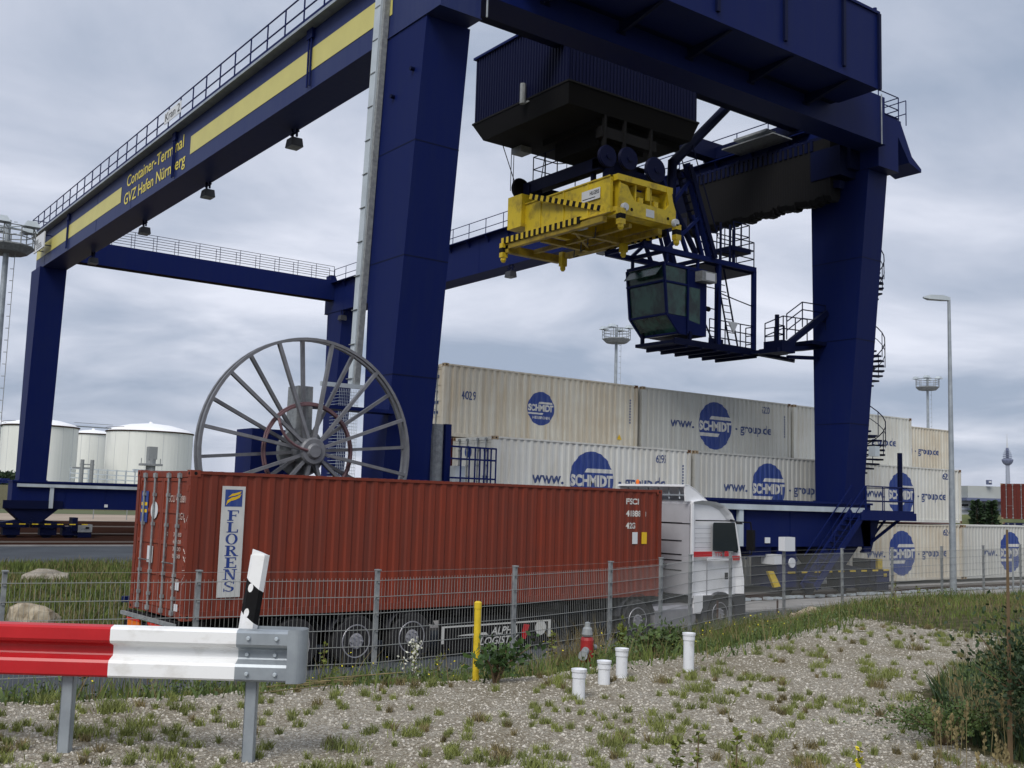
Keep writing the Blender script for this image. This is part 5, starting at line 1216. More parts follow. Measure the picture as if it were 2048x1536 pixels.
# seed spikes in the lower right corner
m = MB()
for k in range(22):
    p = cam_pt(U(1840, 2060), U(1440, 1536), U(5.6, 7.0)); x, y = p.x, p.y; z = hz(x, y); h = U(.2, .42); lx = U(-.06, .06)
    m.tube((x, y, z), (x+lx, y, z+h), .0022, n=4); 
    for _ in range(26): leaf(m, (x+lx+random.gauss(0, .006), y+random.gauss(0, .006), z+h+U(-.06, .06)), (U(-.4, .4), U(-.4, .4), 1), .028)
struct(m.build('seed_spikes', 'grass_dry', fix=False), 'stuff')
# gravel: loose stones on the bank
random.seed(5)
def gravelzone():
    while True:
        d = 4.6+12.5*U(0, 1)**1.35; px = U(-60, 2080); r_ = R_*((px-1024)/2112.2)+F_; x, y = EYE.x+r_.x*d, EYE.y+r_.y*d
        if veg(x, y) < .66 and yf(x)-y > 2.0: return x, y
def stones(n, r0, r1):
    m = MB()
    for _ in range(n):
        x, y = gravelzone(); z = hz(x, y); r_ = U(r0, r1); a = U(0, PI); c, s = math.cos(a)*r_, math.sin(a)*r_; q = U(.5, .9); hh = r_*U(.5, .9)
        m.add([(x+c, y+s, z), (x-s*q, y+c*q, z), (x-c*.9, y-s*.9, z), (x+s*q, y-c*q, z), (x+c*.35+U(-.2, .2)*r_, y+s*.35, z+hh), (x-c*.4, y-s*.3, z+hh*.85)],
              [(0, 1, 4), (1, 5, 4), (1, 2, 5), (2, 3, 5), (3, 4, 5), (3, 0, 4)])
    return m
mat('stone_a', (.53, .50, .44), .9, col2=(.37, .34, .28), scale=(23, 23, 23), lo=.35, hi=.62)
mat('stone_b', (.56, .54, .49), .9, col2=(.36, .33, .28), scale=(23, 23, 23))
struct(stones(26000, .005, .014).build('gravel', 'stone_a', fix=False), 'stuff'); struct(stones(2200, .009, .02).build('gravel', 'stone_b', fix=False), 'stuff')
# grass tufts on the gravel
m = MB(); m2 = MB(); n = 0
while n < 1100:
    x, y = gravelzone()
    if noise.noise(Vector((x*1.3, y*1.3, 20))) < U(-.55, .25): continue
    n += 1; z = hz(x, y); d = math.hypot(x, y); R = U(.012, .045) if random.random() < .88 else U(.05, .11)
    k = int(34+R*700); tgt = m if random.random() < .85 else m2
    blades(tgt, [(x+random.gauss(0, R*.5), y+random.gauss(0, R*.5), z-.004) for _ in range(k)], .045+R*.45, .0035, .75)
struct(m.build('grass_tufts', 'tuft_green', fix=False), 'stuff'); struct(m2.build('grass_tufts', 'grass_dry', fix=False), 'stuff')
# ---------------------------------------------------------------- individual plants
def bush(name, label, cat, loc, rx, ry, rz_, n, ls, leafm, stems=5, group=None, spray=True, seed=1):
    random.seed(seed); t_ = thing(name, label, cat, loc, 0, group); m = MB(); s = MB(); X, Y, Z = loc
    tips = []
    for k in range(stems):
        a = U(0, 2*PI); rr = U(.2, 1); q = (X+rx*rr*math.cos(a), Y+ry*rr*math.sin(a), Z+rz_*U(.6, 1.0)); mid_ = (X+rx*.25*math.cos(a), Y+ry*.25*math.sin(a), Z+rz_*.45)
        s.tube((X, Y, Z-.05), mid_, .012*max(1, rz_), .008, n=5); s.tube(mid_, q, .008, .003, n=5); tips.append((mid_, q))
    for k in range(n):
        mid_, q = random.choice(tips); f_ = U(0, 1.05); p = Vector(mid_).lerp(Vector(q), f_); off = Vector((random.gauss(0, 1)*rx, random.gauss(0, 1)*ry, random.gauss(0, 1)*rz_*.6))*.22
        p = p+off
        if p.z < Z: p.z = Z+.02
        leaf(m, p, off+Vector((U(-.3, .3), U(-.3, .3), U(-.1, .4))), ls*U(.6, 1.3))
    m.build('foliage', leafm, t_, fix=False); s.build('stem', 'stem', t_); return t_
P = lambda px, py, d: (lambda p: (p.x, p.y, hz(p.x, p.y)))(cam_pt(px, py, d))
bush('shrub', 'dark green leafy shrub behind the yellow post at the fence', 'shrub', P(990, 1360, 9.5), .44, .2, .34, 300, .07, 'leaf_bush', 9, seed=4)
bush('shrub', 'young dark bush at the right edge of the photo', 'shrub', P(2110, 1500, 7.0), .55, .5, .92, 6000, .036, 'leaf_dark', 26, seed=6)
bush('shrub', 'low green weed bush on the gravel slope left of the dark bush', 'shrub', P(1890, 1440, 7.6), .6, .5, .26, 3000, .026, 'leaf_mid', 16, seed=8)
bush('shrub', 'thin green sapling growing right of the second fence gap at the tractor', 'shrub', P(1242, 1330, 12.6), .08, .08, .55, 130, .06, 'leaf_yellow', 3, seed=9)
bush('shrub', 'green weed clump at the fence foot below the container writing', 'shrub', P(712, 1380, 11.2), .45, .3, .4, 700, .05, 'leaf_mid', 12, seed=10)
bush('shrub', 'grassy green clump behind the pipes at the foot of the fence', 'shrub', P(1320, 1350, 12.4), .5, .4, .36, 800, .06, 'leaf_mid', 12, seed=12)
m = MB(); x, y, z = P(2018, 1400, 7.0); m.tube((x, y, z-.1), (x+.02, y, z+1.55), .02, .008, n=6)
tag(m.build('sapling_trunk', 'stem'), 'thin bare dark stem rising from the bush at the right edge', 'sapling')
def spike(px, py, d, h, label, cat, m_, n=60, sp=.05, head=None):
    t_ = thing('flowering_weed', label, cat, P(px, py, d)); X, Y, Z = t_.location; s = MB(); s.tube((X, Y, Z-.03), (X+.02, Y, Z+h), .007, .003, n=5)
    f_ = MB()
    for k in range(n):
        q = U(.15, 1); leaf(f_, (X+.02*q+random.gauss(0, sp*.3), Y+random.gauss(0, sp*.3), Z+h*q), (U(-1, 1), U(-1, 1), U(-.2, .6)), sp*U(.6, 1.3))
    s.build('stem', 'stem', t_); f_.build('foliage', m_, t_, fix=False)
    if head:
        b_ = MB(); cnt, col_, z0, z1, spr, sz = head
        for k in range(cnt): leaf(b_, (X+.02+random.gauss(0, spr), Y+random.gauss(0, spr), Z+h*U(z0, z1)), (U(-1, 1), U(-1, 1), U(0, 1)), sz*U(.6, 1.3))
        b_.build('blossom', col_, t_, fix=False)
    return t_
random.seed(14)
spike(825, 1375, 11.8, .75, 'weed with small cream white blossom in front of the rear trailer wheels', 'wildflower', 'leaf_yellow', 50, .05, (170, 'flower_white', .45, 1.05, .06, .035))
spike(160, 1410, 8.6, .42, 'small white blossomed weed beside the left guardrail post', 'wildflower', 'leaf_mid', 40, .05, (50, 'flower_white', .6, 1.0, .06, .022))
spike(1712, 1536, 5.6, .42, 'tall yellow flowering mullein at the bottom edge right of centre', 'wildflower', 'leaf_yellow', 30, .05, (16, 'flower_yellow', .35, 1.0, .012, .045))
for px, py, d, h in ((640, 1420, 10, .5), (560, 1420, 9.6, .45), (872, 1380, 11, .45), (665, 1400, 10.3, .35), (598, 1390, 10.6, .5), (290, 1400, 9.6, .5), (345, 1410, 9.9, .45), (1392, 1536, 5.9, .4), (1470, 1536, 6.2, .35), (1350, 1536, 6.1, .3), (1100, 1380, 11.4, .5), (1790, 1300, 17, .6), (1835, 1300, 17, .5), (1512, 1300, 16, .45)):
    t_ = spike(px, py, d, h, 'upright pale green weed stalk growing on the bank in front of the fence', 'weed', 'leaf_yellow', 60, .045); t_['group'] = 'pale green weed stalks on the bank'
m = MB()
for k in range(14): x, y, z = P(U(1100, 1200), 1360, U(11.4, 12.2)); blades(m, [(x+random.gauss(0, .06), y+random.gauss(0, .06), z) for _ in range(26)], .5, .005, .45)
struct(m.build('dry_grass', 'grass_dry', fix=False), 'stuff')
m = MB(); 
for k in range(7): p = cam_pt(U(560, 760), 1400, U(8.6, 9.6)); z = hz(p.x, p.y)+.03; a = U(-.3, .3); m.tube((p.x-.35, p.y+a*.3, z+U(0, .06)), (p.x+.35, p.y-a*.3, z+U(0, .08)), .005, n=4)
struct(m.build('dead_stalks', 'grass_dry', fix=False), 'stuff')
# ---------------------------------------------------------------- rocks
def rock(label, loc, r, m_='rock', seed=1, sub=3):
    b_ = bmesh.new(); bmesh.ops.create_icosphere(b_, subdivisions=sub, radius=1)
    for v_ in b_.verts:
        c = v_.co.copy(); n_ = noise.noise(c*1.1+Vector((seed*3.1, 0, 0)))*.5+noise.noise(c*3+Vector((seed, 5, 0)))*.16
        q = c*(1+n_); q.x = max(-.8, min(.85, q.x)); v_.co = Vector((q.x*r[0], q.y*r[1], q.z*r[2]))
    me = bpy.data.meshes.new('rock'); b_.to_mesh(me); b_.free(); me.materials.append(MATS[m_])
    o = link('rock', me); o.location = loc; tag(o, label, 'rock'); return o
rock('large ochre boulder on the grass behind the fence at the left edge', (5.75, 25.2, .12), (.66, .48, .54), 'rock_ochre', 2)
rock('flat grey boulder on the grass beside the far road', (8.75, 37.5, .15), (.85, .45, .34), 'rock', 5)
pr1 = cam_pt(1618, 1250, 22.5); rock('brown and grey boulder behind the fence right of the tractor', (pr1.x, pr1.y, hz(pr1.x, pr1.y)+.12), (.42, .4, .3), 'rock_ochre', 7)
x, y, z = P(577, 1415, 10.4); rock('small pale stone on the bank right of the guardrail', (x, y, z+.03), (.10, .08, .09), 'rock', 9, 2)
pr2 = cam_pt(1965, 1215, 36); MBs = MB().box(pr2.x-.6, pr2.x+.5, pr2.y-.3, pr2.y+.3, -.05, .35); tag(MBs.build('concrete_block', 'concrete'), 'low concrete block on the verge near the right edge', 'concrete block')
# ---------------------------------------------------------------- fence
fe = thing('mesh_fence', 'galvanised double wire mesh fence running along the road bank', 'fence', (FP[5][0], FP[5][1], 0))
ZFT = 2.22
def ztop(i):
    return ZFT-.006*max(0, i-6)*1.2
for i, (x, y) in enumerate(FP):
    z = ztop(i); m = MB(); dx = .03; m.box(x-.022, x+.022, y-.03, y+.03, min(.45, hz(x, y)-.2), z+.12); m.box(x-.03, x+.03, y-.05, y+.035, z+.12, z+.135)
    for k in range(8): m.box(x-.015, x+.015, y-.045, y-.03, z-.03-k*.2, z-.01-k*.2)
    m.build('fence_post', 'galv_rough', fe)
for i, (a, b_) in enumerate(zip(FP, FP[1:])):
    z0, z1 = ztop(i), ztop(i+1); m = MB(); A = Vector((a[0], a[1]-.04, 0)); B = Vector((b_[0], b_[1]-.04, 0)); L_ = (B-A).length; d_ = (B-A)/L_; nr = Vector((-d_.y, d_.x, 0))
    for k in range(8):
        for s_ in (-.006, .006): m.beam(A+nr*s_+Vector((0, 0, z0-k*.2)), B+nr*s_+Vector((0, 0, z1-k*.2)), .0065)
    n = int(L_/.05)
    for k in range(1, n):
        t = k/n; p = A.lerp(B, t); z = z0+(z1-z0)*t; m.add([(p.x-d_.x*.0019, p.y-d_.y*.0019, z-1.42), (p.x+d_.x*.0019, p.y+d_.y*.0019, z-1.42), (p.x+d_.x*.0019, p.y+d_.y*.0019, z+.03), (p.x-d_.x*.0019, p.y-d_.y*.0019, z+.03),
              (p.x, p.y-.005, z-1.42), (p.x, p.y-.005, z+.03)], [(0, 4, 5, 3), (4, 1, 2, 5), (0, 1, 2, 3)])
    m.beam(A+Vector((0, 0, z0+.11)), B+Vector((0, 0, z1+.11)), .003)
    m.build('mesh_panel', 'wire', fe, fix=False)
x, y = FP[12]; m = MB(); m.box(x-.17, x+.2, y-.16, y+.02, ztop(12)+.1, ztop(12)+.42)
m.mi = 1; m.box(x+.201, x+.215, y-.1, y, ztop(12)+.2, ztop(12)+.26)
tag(m.build('junction_box', ['white_plate', 'black']), 'small white box mounted on a fence post in front of the crane sill beam', 'junction box')
# thin poles behind the fence
for px, d, lb in ((1435, 23, 'short thin rusty stake behind the fence at the cab front wheel'), (1555, 26, 'short thin rusty stake behind the fence left of the boulder')):
    p = cam_pt(px, 1220, d); tag(MB().tube((p.x, p.y, hz(p.x, p.y)-.1), (p.x, p.y, hz(p.x, p.y)+.55), .025, n=6).build('stake', 'rail_rust'), lb, 'stake')
for px, d, lb in ((2015, 34, 'thin pole standing behind the fence at the right edge'), (2026, 30, 'darker leaning pole next to the thin pole at the right edge')):
    p = cam_pt(px, 1150, d); tag(MB().tube((p.x, p.y, 0), (p.x, p.y, 2.3), .03, n=6).build('pole', 'galv_rough'), lb, 'pole')
# ---------------------------------------------------------------- guardrail
GA, GB = Vector((1.20, 7.45, 0)), Vector((2.62, 6.42, 0))         # left of frame ... end of painted part
gd = (GB-GA).normalized(); gn = Vector((gd.y, -gd.x, 0))          # towards the camera
if gn.dot(GA) > 0: gn = -gn
gt = thing('guardrail', 'red and white steel guardrail with a rounded galvanised end piece in the foreground', 'guardrail', (GB.x, GB.y, 1.6))
ZG = 2.42                                                          # top edge
wp_ = [(-.01, 0), (.035, -.008), (.05, -.02), (.05, -.088), (.04, -.105), (-.022, -.125), (-.026, -.135), (-.026, -.178), (-.022, -.188), (.042, -.208), (.05, -.225), (.05, -.30), (.04, -.312), (-.01, -.318)]
def rail_seg(p, q, dz0, dz1, off=0, prof=wp_):
    m = MB(); vs = []
    for pt, dz in ((p, dz0), (q, dz1)):
        for o_, z in prof: c = pt+gn*(o_+off); vs.append((c.x, c.y, ZG+z+dz))
        for o_, z in reversed(prof): c = pt+gn*(o_+off-.006); vs.append((c.x, c.y, ZG+z+dz))
    n_ = len(prof)*2; m.add(vs, [(i, (i+1) % n_, n_+(i+1) % n_, n_+i) for i in range(n_)]+[tuple(range(n_)), tuple(range(n_, 2*n_))]); return m
def gpt(px): # point on the rail line seen at image column px
    r_ = R_*((px-1024)/2112.2)+D_*((1300-768)/2112.2)+F_; a_, b_, c_, d2 = r_.x, r_.y, gd.x, gd.y
    t_ = (GA.x*d2-GA.y*c_)/(a_*d2-b_*c_); return Vector((r_.x*t_, r_.y*t_, 0))
pR, pW, pE = gpt(224), gpt(482), gpt(594); pL = pR-gd*4.0
rail_seg(pL, pR, 0, 0).build('red_panel', 'red', gt); rail_seg(pR, pW, 0, 0, .002).build('white_panel', 'white', gt)
m = rail_seg(pW-gd*.02, pE-gd*.05, 0, 0, .006)
mid_ = [(-.02, 0), (.05, -.01), (.056, -.06), (.056, -.25), (.05, -.31), (-.01, -.318)]
m.build('end_rail', 'galv', gt)
m = MB(); c = pE; n = 14; z0, z1 = ZG-.318, ZG+.006
arc = [c+gn*.06-gd*.05]+[c+gn*(.06-.09+.09*math.cos(a))+gd*(.06*math.sin(a)) for a in [PI*k/n for k in range(n+1)]]+[c-gn*.12-gd*.35]
for i in range(len(arc)-1): a_, b_ = arc[i], arc[i+1]; m.add([(a_.x, a_.y, z0), (b_.x, b_.y, z0), (b_.x, b_.y, z1), (a_.x, a_.y, z1)], [(0, 1, 2, 3)])
m.build('end_bend', 'galv', gt, smooth=True)
m = MB()
for px in (500, 556):
    c = gpt(px)
    for z in (-.05, -.265):
        q = c+gn*.064; m.tube((q.x, q.y, ZG+z), (q.x+gn.x*.012, q.y+gn.y*.012, ZG+z), .014, .009, n=12)
    for z in (-.157,): q = c-gn*.015+gd*-.02; m.tube((q.x, q.y, ZG+z), (q.x+gn.x*.012, q.y+gn.y*.012, ZG+z), .012, n=8)
m.build('bolt', 'galv_light', gt)
def upost(px, top):
    c = gpt(px)-gn*.06; z = hz(c.x, c.y)-.3; m = MB()
    for (o0, o1, e0, e1) in ((-.036, .036, -.03, -.024), (-.036, -.03, -.03, .03), (.03, .036, -.03, .03)):
        vs = [c+gd*a_+gn*b_ for a_, b_ in ((o0, -e0), (o1, -e0), (o1, -e1), (o0, -e1))]
        m.add([(v_.x, v_.y, z) for v_ in vs]+[(v_.x, v_.y, top) for v_ in vs], [(0, 1, 2, 3), (4, 5, 6, 7), (0, 1, 5, 4), (1, 2, 6, 5), (2, 3, 7, 6), (3, 0, 4, 7)])
    m.build('guardrail_post', 'galv', gt)
upost(136, ZG-.1); upost(504, ZG-.1)
# delineator post leaning behind the rail
dl = thing('delineator_post', 'leaning white and black road marker post behind the guardrail end', 'marker post', (0, 0, 0))
b0 = gpt(484)-gn*.10; b1 = b0+gd*.06; b0 = Vector((b0.x, b0.y, ZG-.05)); tp = Vector((b1.x, b1.y, ZG+.47)); dl.location = b0
ax = (tp-b0).normalized(); ex = gd; ey = ax.cross(ex).normalized()
def dsec(f0, f1, cut0, cut1, m_, grow=0, nm='post_body'):
    m = MB(); hw, hd = .06+grow, .03+grow; L_ = (tp-b0).length
    sh = [(-hw, hd*.2), (-hw*.6, -hd), (hw*.6, -hd), (hw, hd*.2), (0, hd)]
    vs = []
    for f_, cut in ((f0, cut0), (f1, cut1)):
        for a_, c_ in sh: p = b0+ax*(L_*f_+cut*a_)+ex*a_+ey*c_; vs.append(p)
    n_ = 5; m.add(vs, [(i, (i+1) % n_, n_+(i+1) % n_, n_+i) for i in range(n_)]+[tuple(range(n_)), tuple(range(n_, 2*n_))])
    return m.build(nm, m_, dl)
dsec(-.3, .20, 0, -.75, 'white', nm='white_foot'); dsec(.20, .60, -.75, -.75, 'black', nm='black_band'); dsec(.60, .965, -.75, 0, 'white', nm='white_top')
dsec(.965, 1.0, 0, -.35, 'white', -.006, nm='cap')
m = MB()
for f_ in (.27, .57):
    L_ = (tp-b0).length; cpt = b0+ax*(L_*f_)-ex*.018
    for sgn in (1, -1):
        m = MB(); ctr = cpt+ey*(.0315*sgn*-1)
        ring_ = [ctr+ex*(.016*math.cos(2*PI*k/16))+ax*(.028*math.sin(2*PI*k/16)) for k in range(16)]; m.add(ring_, [tuple(range(16))]); m.build('reflector', 'white', dl, fix=False)
# ---------------------------------------------------------------- yellow post, hydrant, white pipes
x, y, z = P(951, 1366, 9.7); yp = thing('marker_post', 'yellow plastic marker post standing in front of the dark shrub', 'marker post', (x, y, z))
m = MB(); m.lathe([(.032, -.1), (.032, .64), (.035, .645), (.035, .70), (.02, .712)], (x, y, z), 'z', 18); m.build('post', 'paint_yellow', yp)
p = cam_pt(1173, 1340, 11.2); x, y = p.x, p.y; z = hz(x, y); 
hy = thing('fire_hydrant', 'red fire hydrant with a grey cap at the fence', 'hydrant', (x, y, 0)); zb = cam_pt(1173, 1258, 11.2).z-.62
MB().lathe([(.062, min(z, zb)-.1), (.062, zb+.30), (.07, zb+.32), (.07, zb+.50), (.06, zb+.53)], (x, y, 0), 'z', 18).build('barrel', 'red_paint', hy)
MB().lathe([(.05, zb+.54), (.06, zb+.56), (.05, zb+.62), (.03, zb+.64), (.03, zb+.68), (.01, zb+.69)], (x, y, 0), 'z', 14).build('bonnet', 'galv_rough', hy)
m = MB(); m.tube((x-.05, y-.04, zb+.40), (x-.15, y-.11, zb+.36), .04, n=12); m.tube((x-.15, y-.11, zb+.36), (x-.16, y-.12, zb+.36), .05, n=12); m.tube((x+.08, y, zb+.42), (x+.12, y, zb+.42), .03, n=10)
m.build('outlet', 'galv_rough', hy)
for i, (px, d, zt, lb) in enumerate(((1158, 8.9, 1.87, 'leftmost and shortest of the white plastic pipes'), (1208, 9.6, 1.84, 'second white plastic pipe from the left, in front of the hydrant'), (1243, 10.0, 1.90, 'third white plastic pipe from the left, right of the hydrant'), (1377, 10.6, 1.99, 'tall single white plastic pipe standing apart to the right'))):
    p = cam_pt(px, 1350, d); x, y = p.x, p.y; t_ = thing('plastic_pipe', lb, 'pipe', (x, y, hz(x, y)), 0, 'white plastic pipes standing in the gravel')
    zt += .0; m = MB(); m.lathe([(.054, hz(x, y)-.1), (.054, zt-.075), (.060, zt-.07), (.060, zt-.02), (.056, zt-.018)], (x, y, 0), 'z', 24, cap=False); m.build('pipe', 'pipe_white', t_)
    m = MB(); m.lathe([(.066, zt-.022), (.067, zt), (.058, zt), (.056, zt-.012), (.001, zt-.014)], (x, y, 0), 'z', 24, cap=False); m.build('cap', 'pipe_white', t_)
# ---------------------------------------------------------------- street lamp and high masts
lp = thing('street_lamp', 'tall grey street lamp standing between fence and road on the right', 'street lamp', (35.9, 21.5, 0))
MB().lathe([(.13, 0), (.12, 1.0), (.09, 6), (.055, 11.15)], (35.9, 21.5, 0), 'z', 16).build('pole', 'galv', lp)
m = MB(); ang = Vector((-.62, .72, .06)).normalized(); a_ = Vector((35.9, 21.5, 11.1)); sd_ = Vector((.72, .62, 0)).normalized()
q0, q1 = a_+ang*.0+Vector((0.05, 0, 0)), a_-Vector((R_.x, R_.y, 0))*.95+Vector((0, 0, .08)); dd = (q1-q0).normalized(); sd_ = dd.cross(Vector((0, 0, 1))).normalized()
def qq(p, w_, z0, z1): return [p-sd_*w_+Vector((0, 0, z0)), p+sd_*w_+Vector((0, 0, z0)), p+sd_*w_+Vector((0, 0, z1)), p-sd_*w_+Vector((0, 0, z1))]
secs = [qq(q0, .08, 0, .12), qq(q0.lerp(q1, .3), .14, -.02, .16), qq(q0.lerp(q1, .8), .15, -.04, .12), qq(q1, .06, 0, .04)]
m.add([p for s_ in secs for p in s_], [(i*4+k, i*4+(k+1) % 4, i*4+4+(k+1) % 4, i*4+4+k) for i in range(3) for k in range(4)]+[(0, 1, 2, 3), (12, 13, 14, 15)])
m.build('lamp_head', 'galv_light', lp)
def mast(x, y, zt, rad, label, heads):
    t_ = thing('light_mast', label, 'light mast', (x, y, 0), 0, 'high light masts around the yard'); s = rad/1.5
    m = MB(); m.lathe([(.27*s, 0), (.19*s, zt*.6), (.15*s, zt+1.6*s)], (x, y, 0), 'z', 14); m.build('mast_pole', 'galv', t_)
    m = MB()
    for k in range(int(zt/.6)): z = .6*k+2; m.tube((x+.25*s, y-.2*s, z), (x+.42*s, y-.3*s, z), .02*s, n=4)
    m.tube((x+.42*s, y-.3*s, 2), (x+.42*s, y-.3*s, zt), .02*s, n=4); m.build('climbing_rungs', 'galv_rough', t_)
    m = MB(); m.lathe([(rad*.75, zt-.35*s), (rad, zt), (rad, zt+.08*s), (.2*s, zt+.08*s)], (x, y, 0), 'z', 10)
    po = m.build('platform', 'galv_rough', t_)
    m = MB(); pts = [(x+rad*math.cos(2*PI*k/10), y+rad*math.sin(2*PI*k/10), zt) for k in range(10)]
    for p_ in pts: m.tube(p_, (p_[0], p_[1], zt+1.1*s), .035*s, n=5)
    for h in (.5, .8, 1.1): m.path([(p_[0], p_[1], zt+h*s) for p_ in pts], .03*s, n=4, closed=True)
    m.build('railing', 'galv_rough', po)
    for k in range(heads):
        a = 2*PI*k/heads+.5; cx, cy = x+rad*.95*math.cos(a), y+rad*.95*math.sin(a); m = MB(); m.tube((x, y, zt+1.2*s), (cx, cy, zt+1.3*s), .04*s, n=5)
        m.frust((cx-.45*s, cx+.45*s, cy-.35*s, cy+.35*s), (cx-.25*s, cx+.25*s, cy-.2*s, cy+.2*s), zt+1.15*s, zt+1.5*s); m.build('floodlight', 'galv_light', t_)
mast(10.3, 57.0, 15.1, 1.3, 'light mast with round platform at the left edge', 5)
mast(75.2, 83.4, 20.6, 1.5, 'light mast with round platform above the container stack in the middle', 4)
mast(127.8, 79.8, 19.8, 1.5, 'light mast with round platform on the right behind the street lamp', 4)
# ---------------------------------------------------------------- storage tanks, pipework
def tank(px, d, r_, zt, label, z0=2.6, conic=.17):
    p = cam_pt(px, 860, d); x, y = p.x, p.y; t_ = thing('storage_tank', label, 'tank', (x, y, z0), 0, 'white storage tanks')
    MB().lathe([(r_, z0), (r_, zt)], (x, y, 0), 'z', 64).build('tank_wall', 'tank_white', t_)
    MB().lathe([(r_+.2, zt), (r_*.9, zt+r_*conic*.5), (r_*.5, zt+r_*conic*1.1), (.6, zt+r_*conic*1.4), (.5, zt+r_*conic*1.4+.5)], (x, y, 0), 'z', 64).build('tank_roof', 'tank_roof', t_)
    m = MB()
    for k in range(16): a = 2*PI*k/16; m.box(x+r_*math.cos(a)-.06, x+r_*math.cos(a)+.06, y+r_*math.sin(a)-.06, y+r_*math.sin(a)+.06, z0, zt)
    m.build('plate_seam', 'building_white', t_); m = MB()
    for h in (.0, ): m.path([((r_+.3)*math.cos(2*PI*k/48)+x, (r_+.3)*math.sin(2*PI*k/48)+y, zt+h) for k in range(48)], .22, n=4, closed=True)
    m.path([((r_+.3)*math.cos(2*PI*k/48)+x, (r_+.3)*math.sin(2*PI*k/48)+y, zt+1.2) for k in range(12, 30)], .07, n=4); m.build('rim_railing', 'rail_rust', t_)
    return x, y
tank(301, 380, 14.8, 23.2, 'big white storage tank right of the far left crane leg, under the reel side'); tank(187, 420, 8.2, 24.0, 'smaller white storage tank between the two big ones'); tank(82, 350, 11.6, 22.6, 'white storage tank partly hidden behind the far left crane leg'); tank(-5, 420, 11.2, 26.0, 'white storage tank at the left edge of the photo')
m = MB(); a_, b_ = cam_pt(148, 852, 352), cam_pt(225, 857, 372); m.beam(a_, b_, .35); m.beam(a_+Vector((0, 0, 1.2)), b_+Vector((0, 0, 1.2)), .15)
tag(m.build('catwalk', 'galv_rough'), 'thin catwalk joining the tops of the storage tanks', 'catwalk')
def stack(px, d, w_, z0, zt, label, twin=False):
    p = cam_pt(px, 920, d); x, y = p.x, p.y; t_ = thing('process_tower', label, 'process tower', (x, y, 0)); m = MB()
    if twin:
        for s in (-.9, .9): m.tube((x+s, y, z0), (x+s, y, zt), .35, n=10)
        m.beam((x-2.6, y, zt-1.6), (x+1.2, y, zt-1.6), .3); m.beam((x-1.3, y, zt-.9), (x+1.3, y, zt-.9), .2)
    else:
        m.tube((x, y, z0), (x, y, zt-2.2), .9, n=12); m.box(x-.7, x+.9, y-.8, y+.8, zt-2.4, zt); m.box(x-1.9, x+1.9, y-1.2, y+1.2, zt-3.6, zt-3.2); m.beam((x-1.8, y, zt-3.2), (x-1.8, y, zt-2.2), .12); m.beam((x+1.8, y, zt-3.2), (x+1.8, y, zt-2.2), .12)
    m.build('column', 'galv_rough', t_)
stack(175, 200, 2, 0, 8.4, 'pair of thin pipes standing before the smaller storage tank', True); stack(302, 200, 2, 0, 11.2, 'single grey tower with platform in front of the big storage tank')
m = MB(); a_, b_ = cam_pt(140, 955, 230), cam_pt(380, 968, 230)
for dz in (0, 1.0, 2.0): m.beam(a_+Vector((0, 0, dz)), b_+Vector((0, 0, dz)), .25)
for k in range(14): q = a_.lerp(b_, k/13); m.beam((q.x, q.y, 0), (q.x, q.y, q.z+2.2), .25)
for k in range(7): q = a_.lerp(b_, .55+k*.06); m.box(q.x-.6, q.x+.6, q.y, q.y+1, q.z+2, q.z+2.6)
tag(m.build('pipe_rack', 'galv_light'), 'low pipe rack running in front of the storage tanks', 'pipe rack')
p = cam_pt(500, 940, 150); m = MB(); m.tube((p.x, p.y, 0), (p.x, p.y, 7.0), .12, .07, n=6); m.beam((p.x, p.y, 7.0), (p.x+2, p.y-1.4, 7.3), .12); tag(m.build('distant_lamp', 'galv_rough'), 'tiny distant lamp post seen left of the reel hub above the red container', 'street lamp')
# hedge, car and posts at far left
random.seed(31)
def treeline(px0, px1, d, h, n, label, name='hedge', z0=3.1, m_='leaf_dark', ls=1.0):
    m = MB(); a_, b_ = cam_pt(px0, 970, d), cam_pt(px1, 970, d)
    for k in range(n):
        q = a_.lerp(b_, U(0, 1)); z = z0+h*abs(random.gauss(0, .45)); m_h = h*(.75+.3*noise.noise(Vector((q.x*.15, q.y*.15, 0))))
        if z > z0+m_h: z = z0+U(0, m_h)
        leaf(m, (q.x+U(-1, 1), q.y+U(-3, 3), z), (U(-1, 1), U(-1, 1), U(0, 1)), ls*U(.6, 1.3))
    return m.build(name, m_, fix=False)
tag(treeline(-60, 60, 300, 4.2, 2600, '', ls=1.3), 'dark hedge on the horizon at the left edge', 'hedge')
car = thing('parked_car', 'tiny distant blue grey car before the hedge at the left edge', 'car', (0, 0, 0)); p = cam_pt(8, 985, 262); car.location = (p.x, p.y, 3.25); X, Y = p.x, p.y
m = MB(); m.box(X-2.1, X+2.1, Y-.9, Y+.9, 3.6, 4.25); m.frust((X-1.5, X+1.3, Y-.85, Y+.85), (X-1.0, X+.8, Y-.7, Y+.7), 4.25, 4.8)
for s in (-1.3, 1.3): m.lathe([(.32, -.95), (.32, .95)], (X+s, Y, 3.6), 'y', 12)
m.build('body', 'navy', car)
for px in (186, 253): p = cam_pt(px, 1040, 108); tag(MB().tube((p.x, p.y, 0), (p.x, p.y, 2.6), .05, n=5).build('sand_post', 'galv_rough'), 'thin post standing at the sand strip beyond the tracks', 'post', 'thin posts at the sand strip')
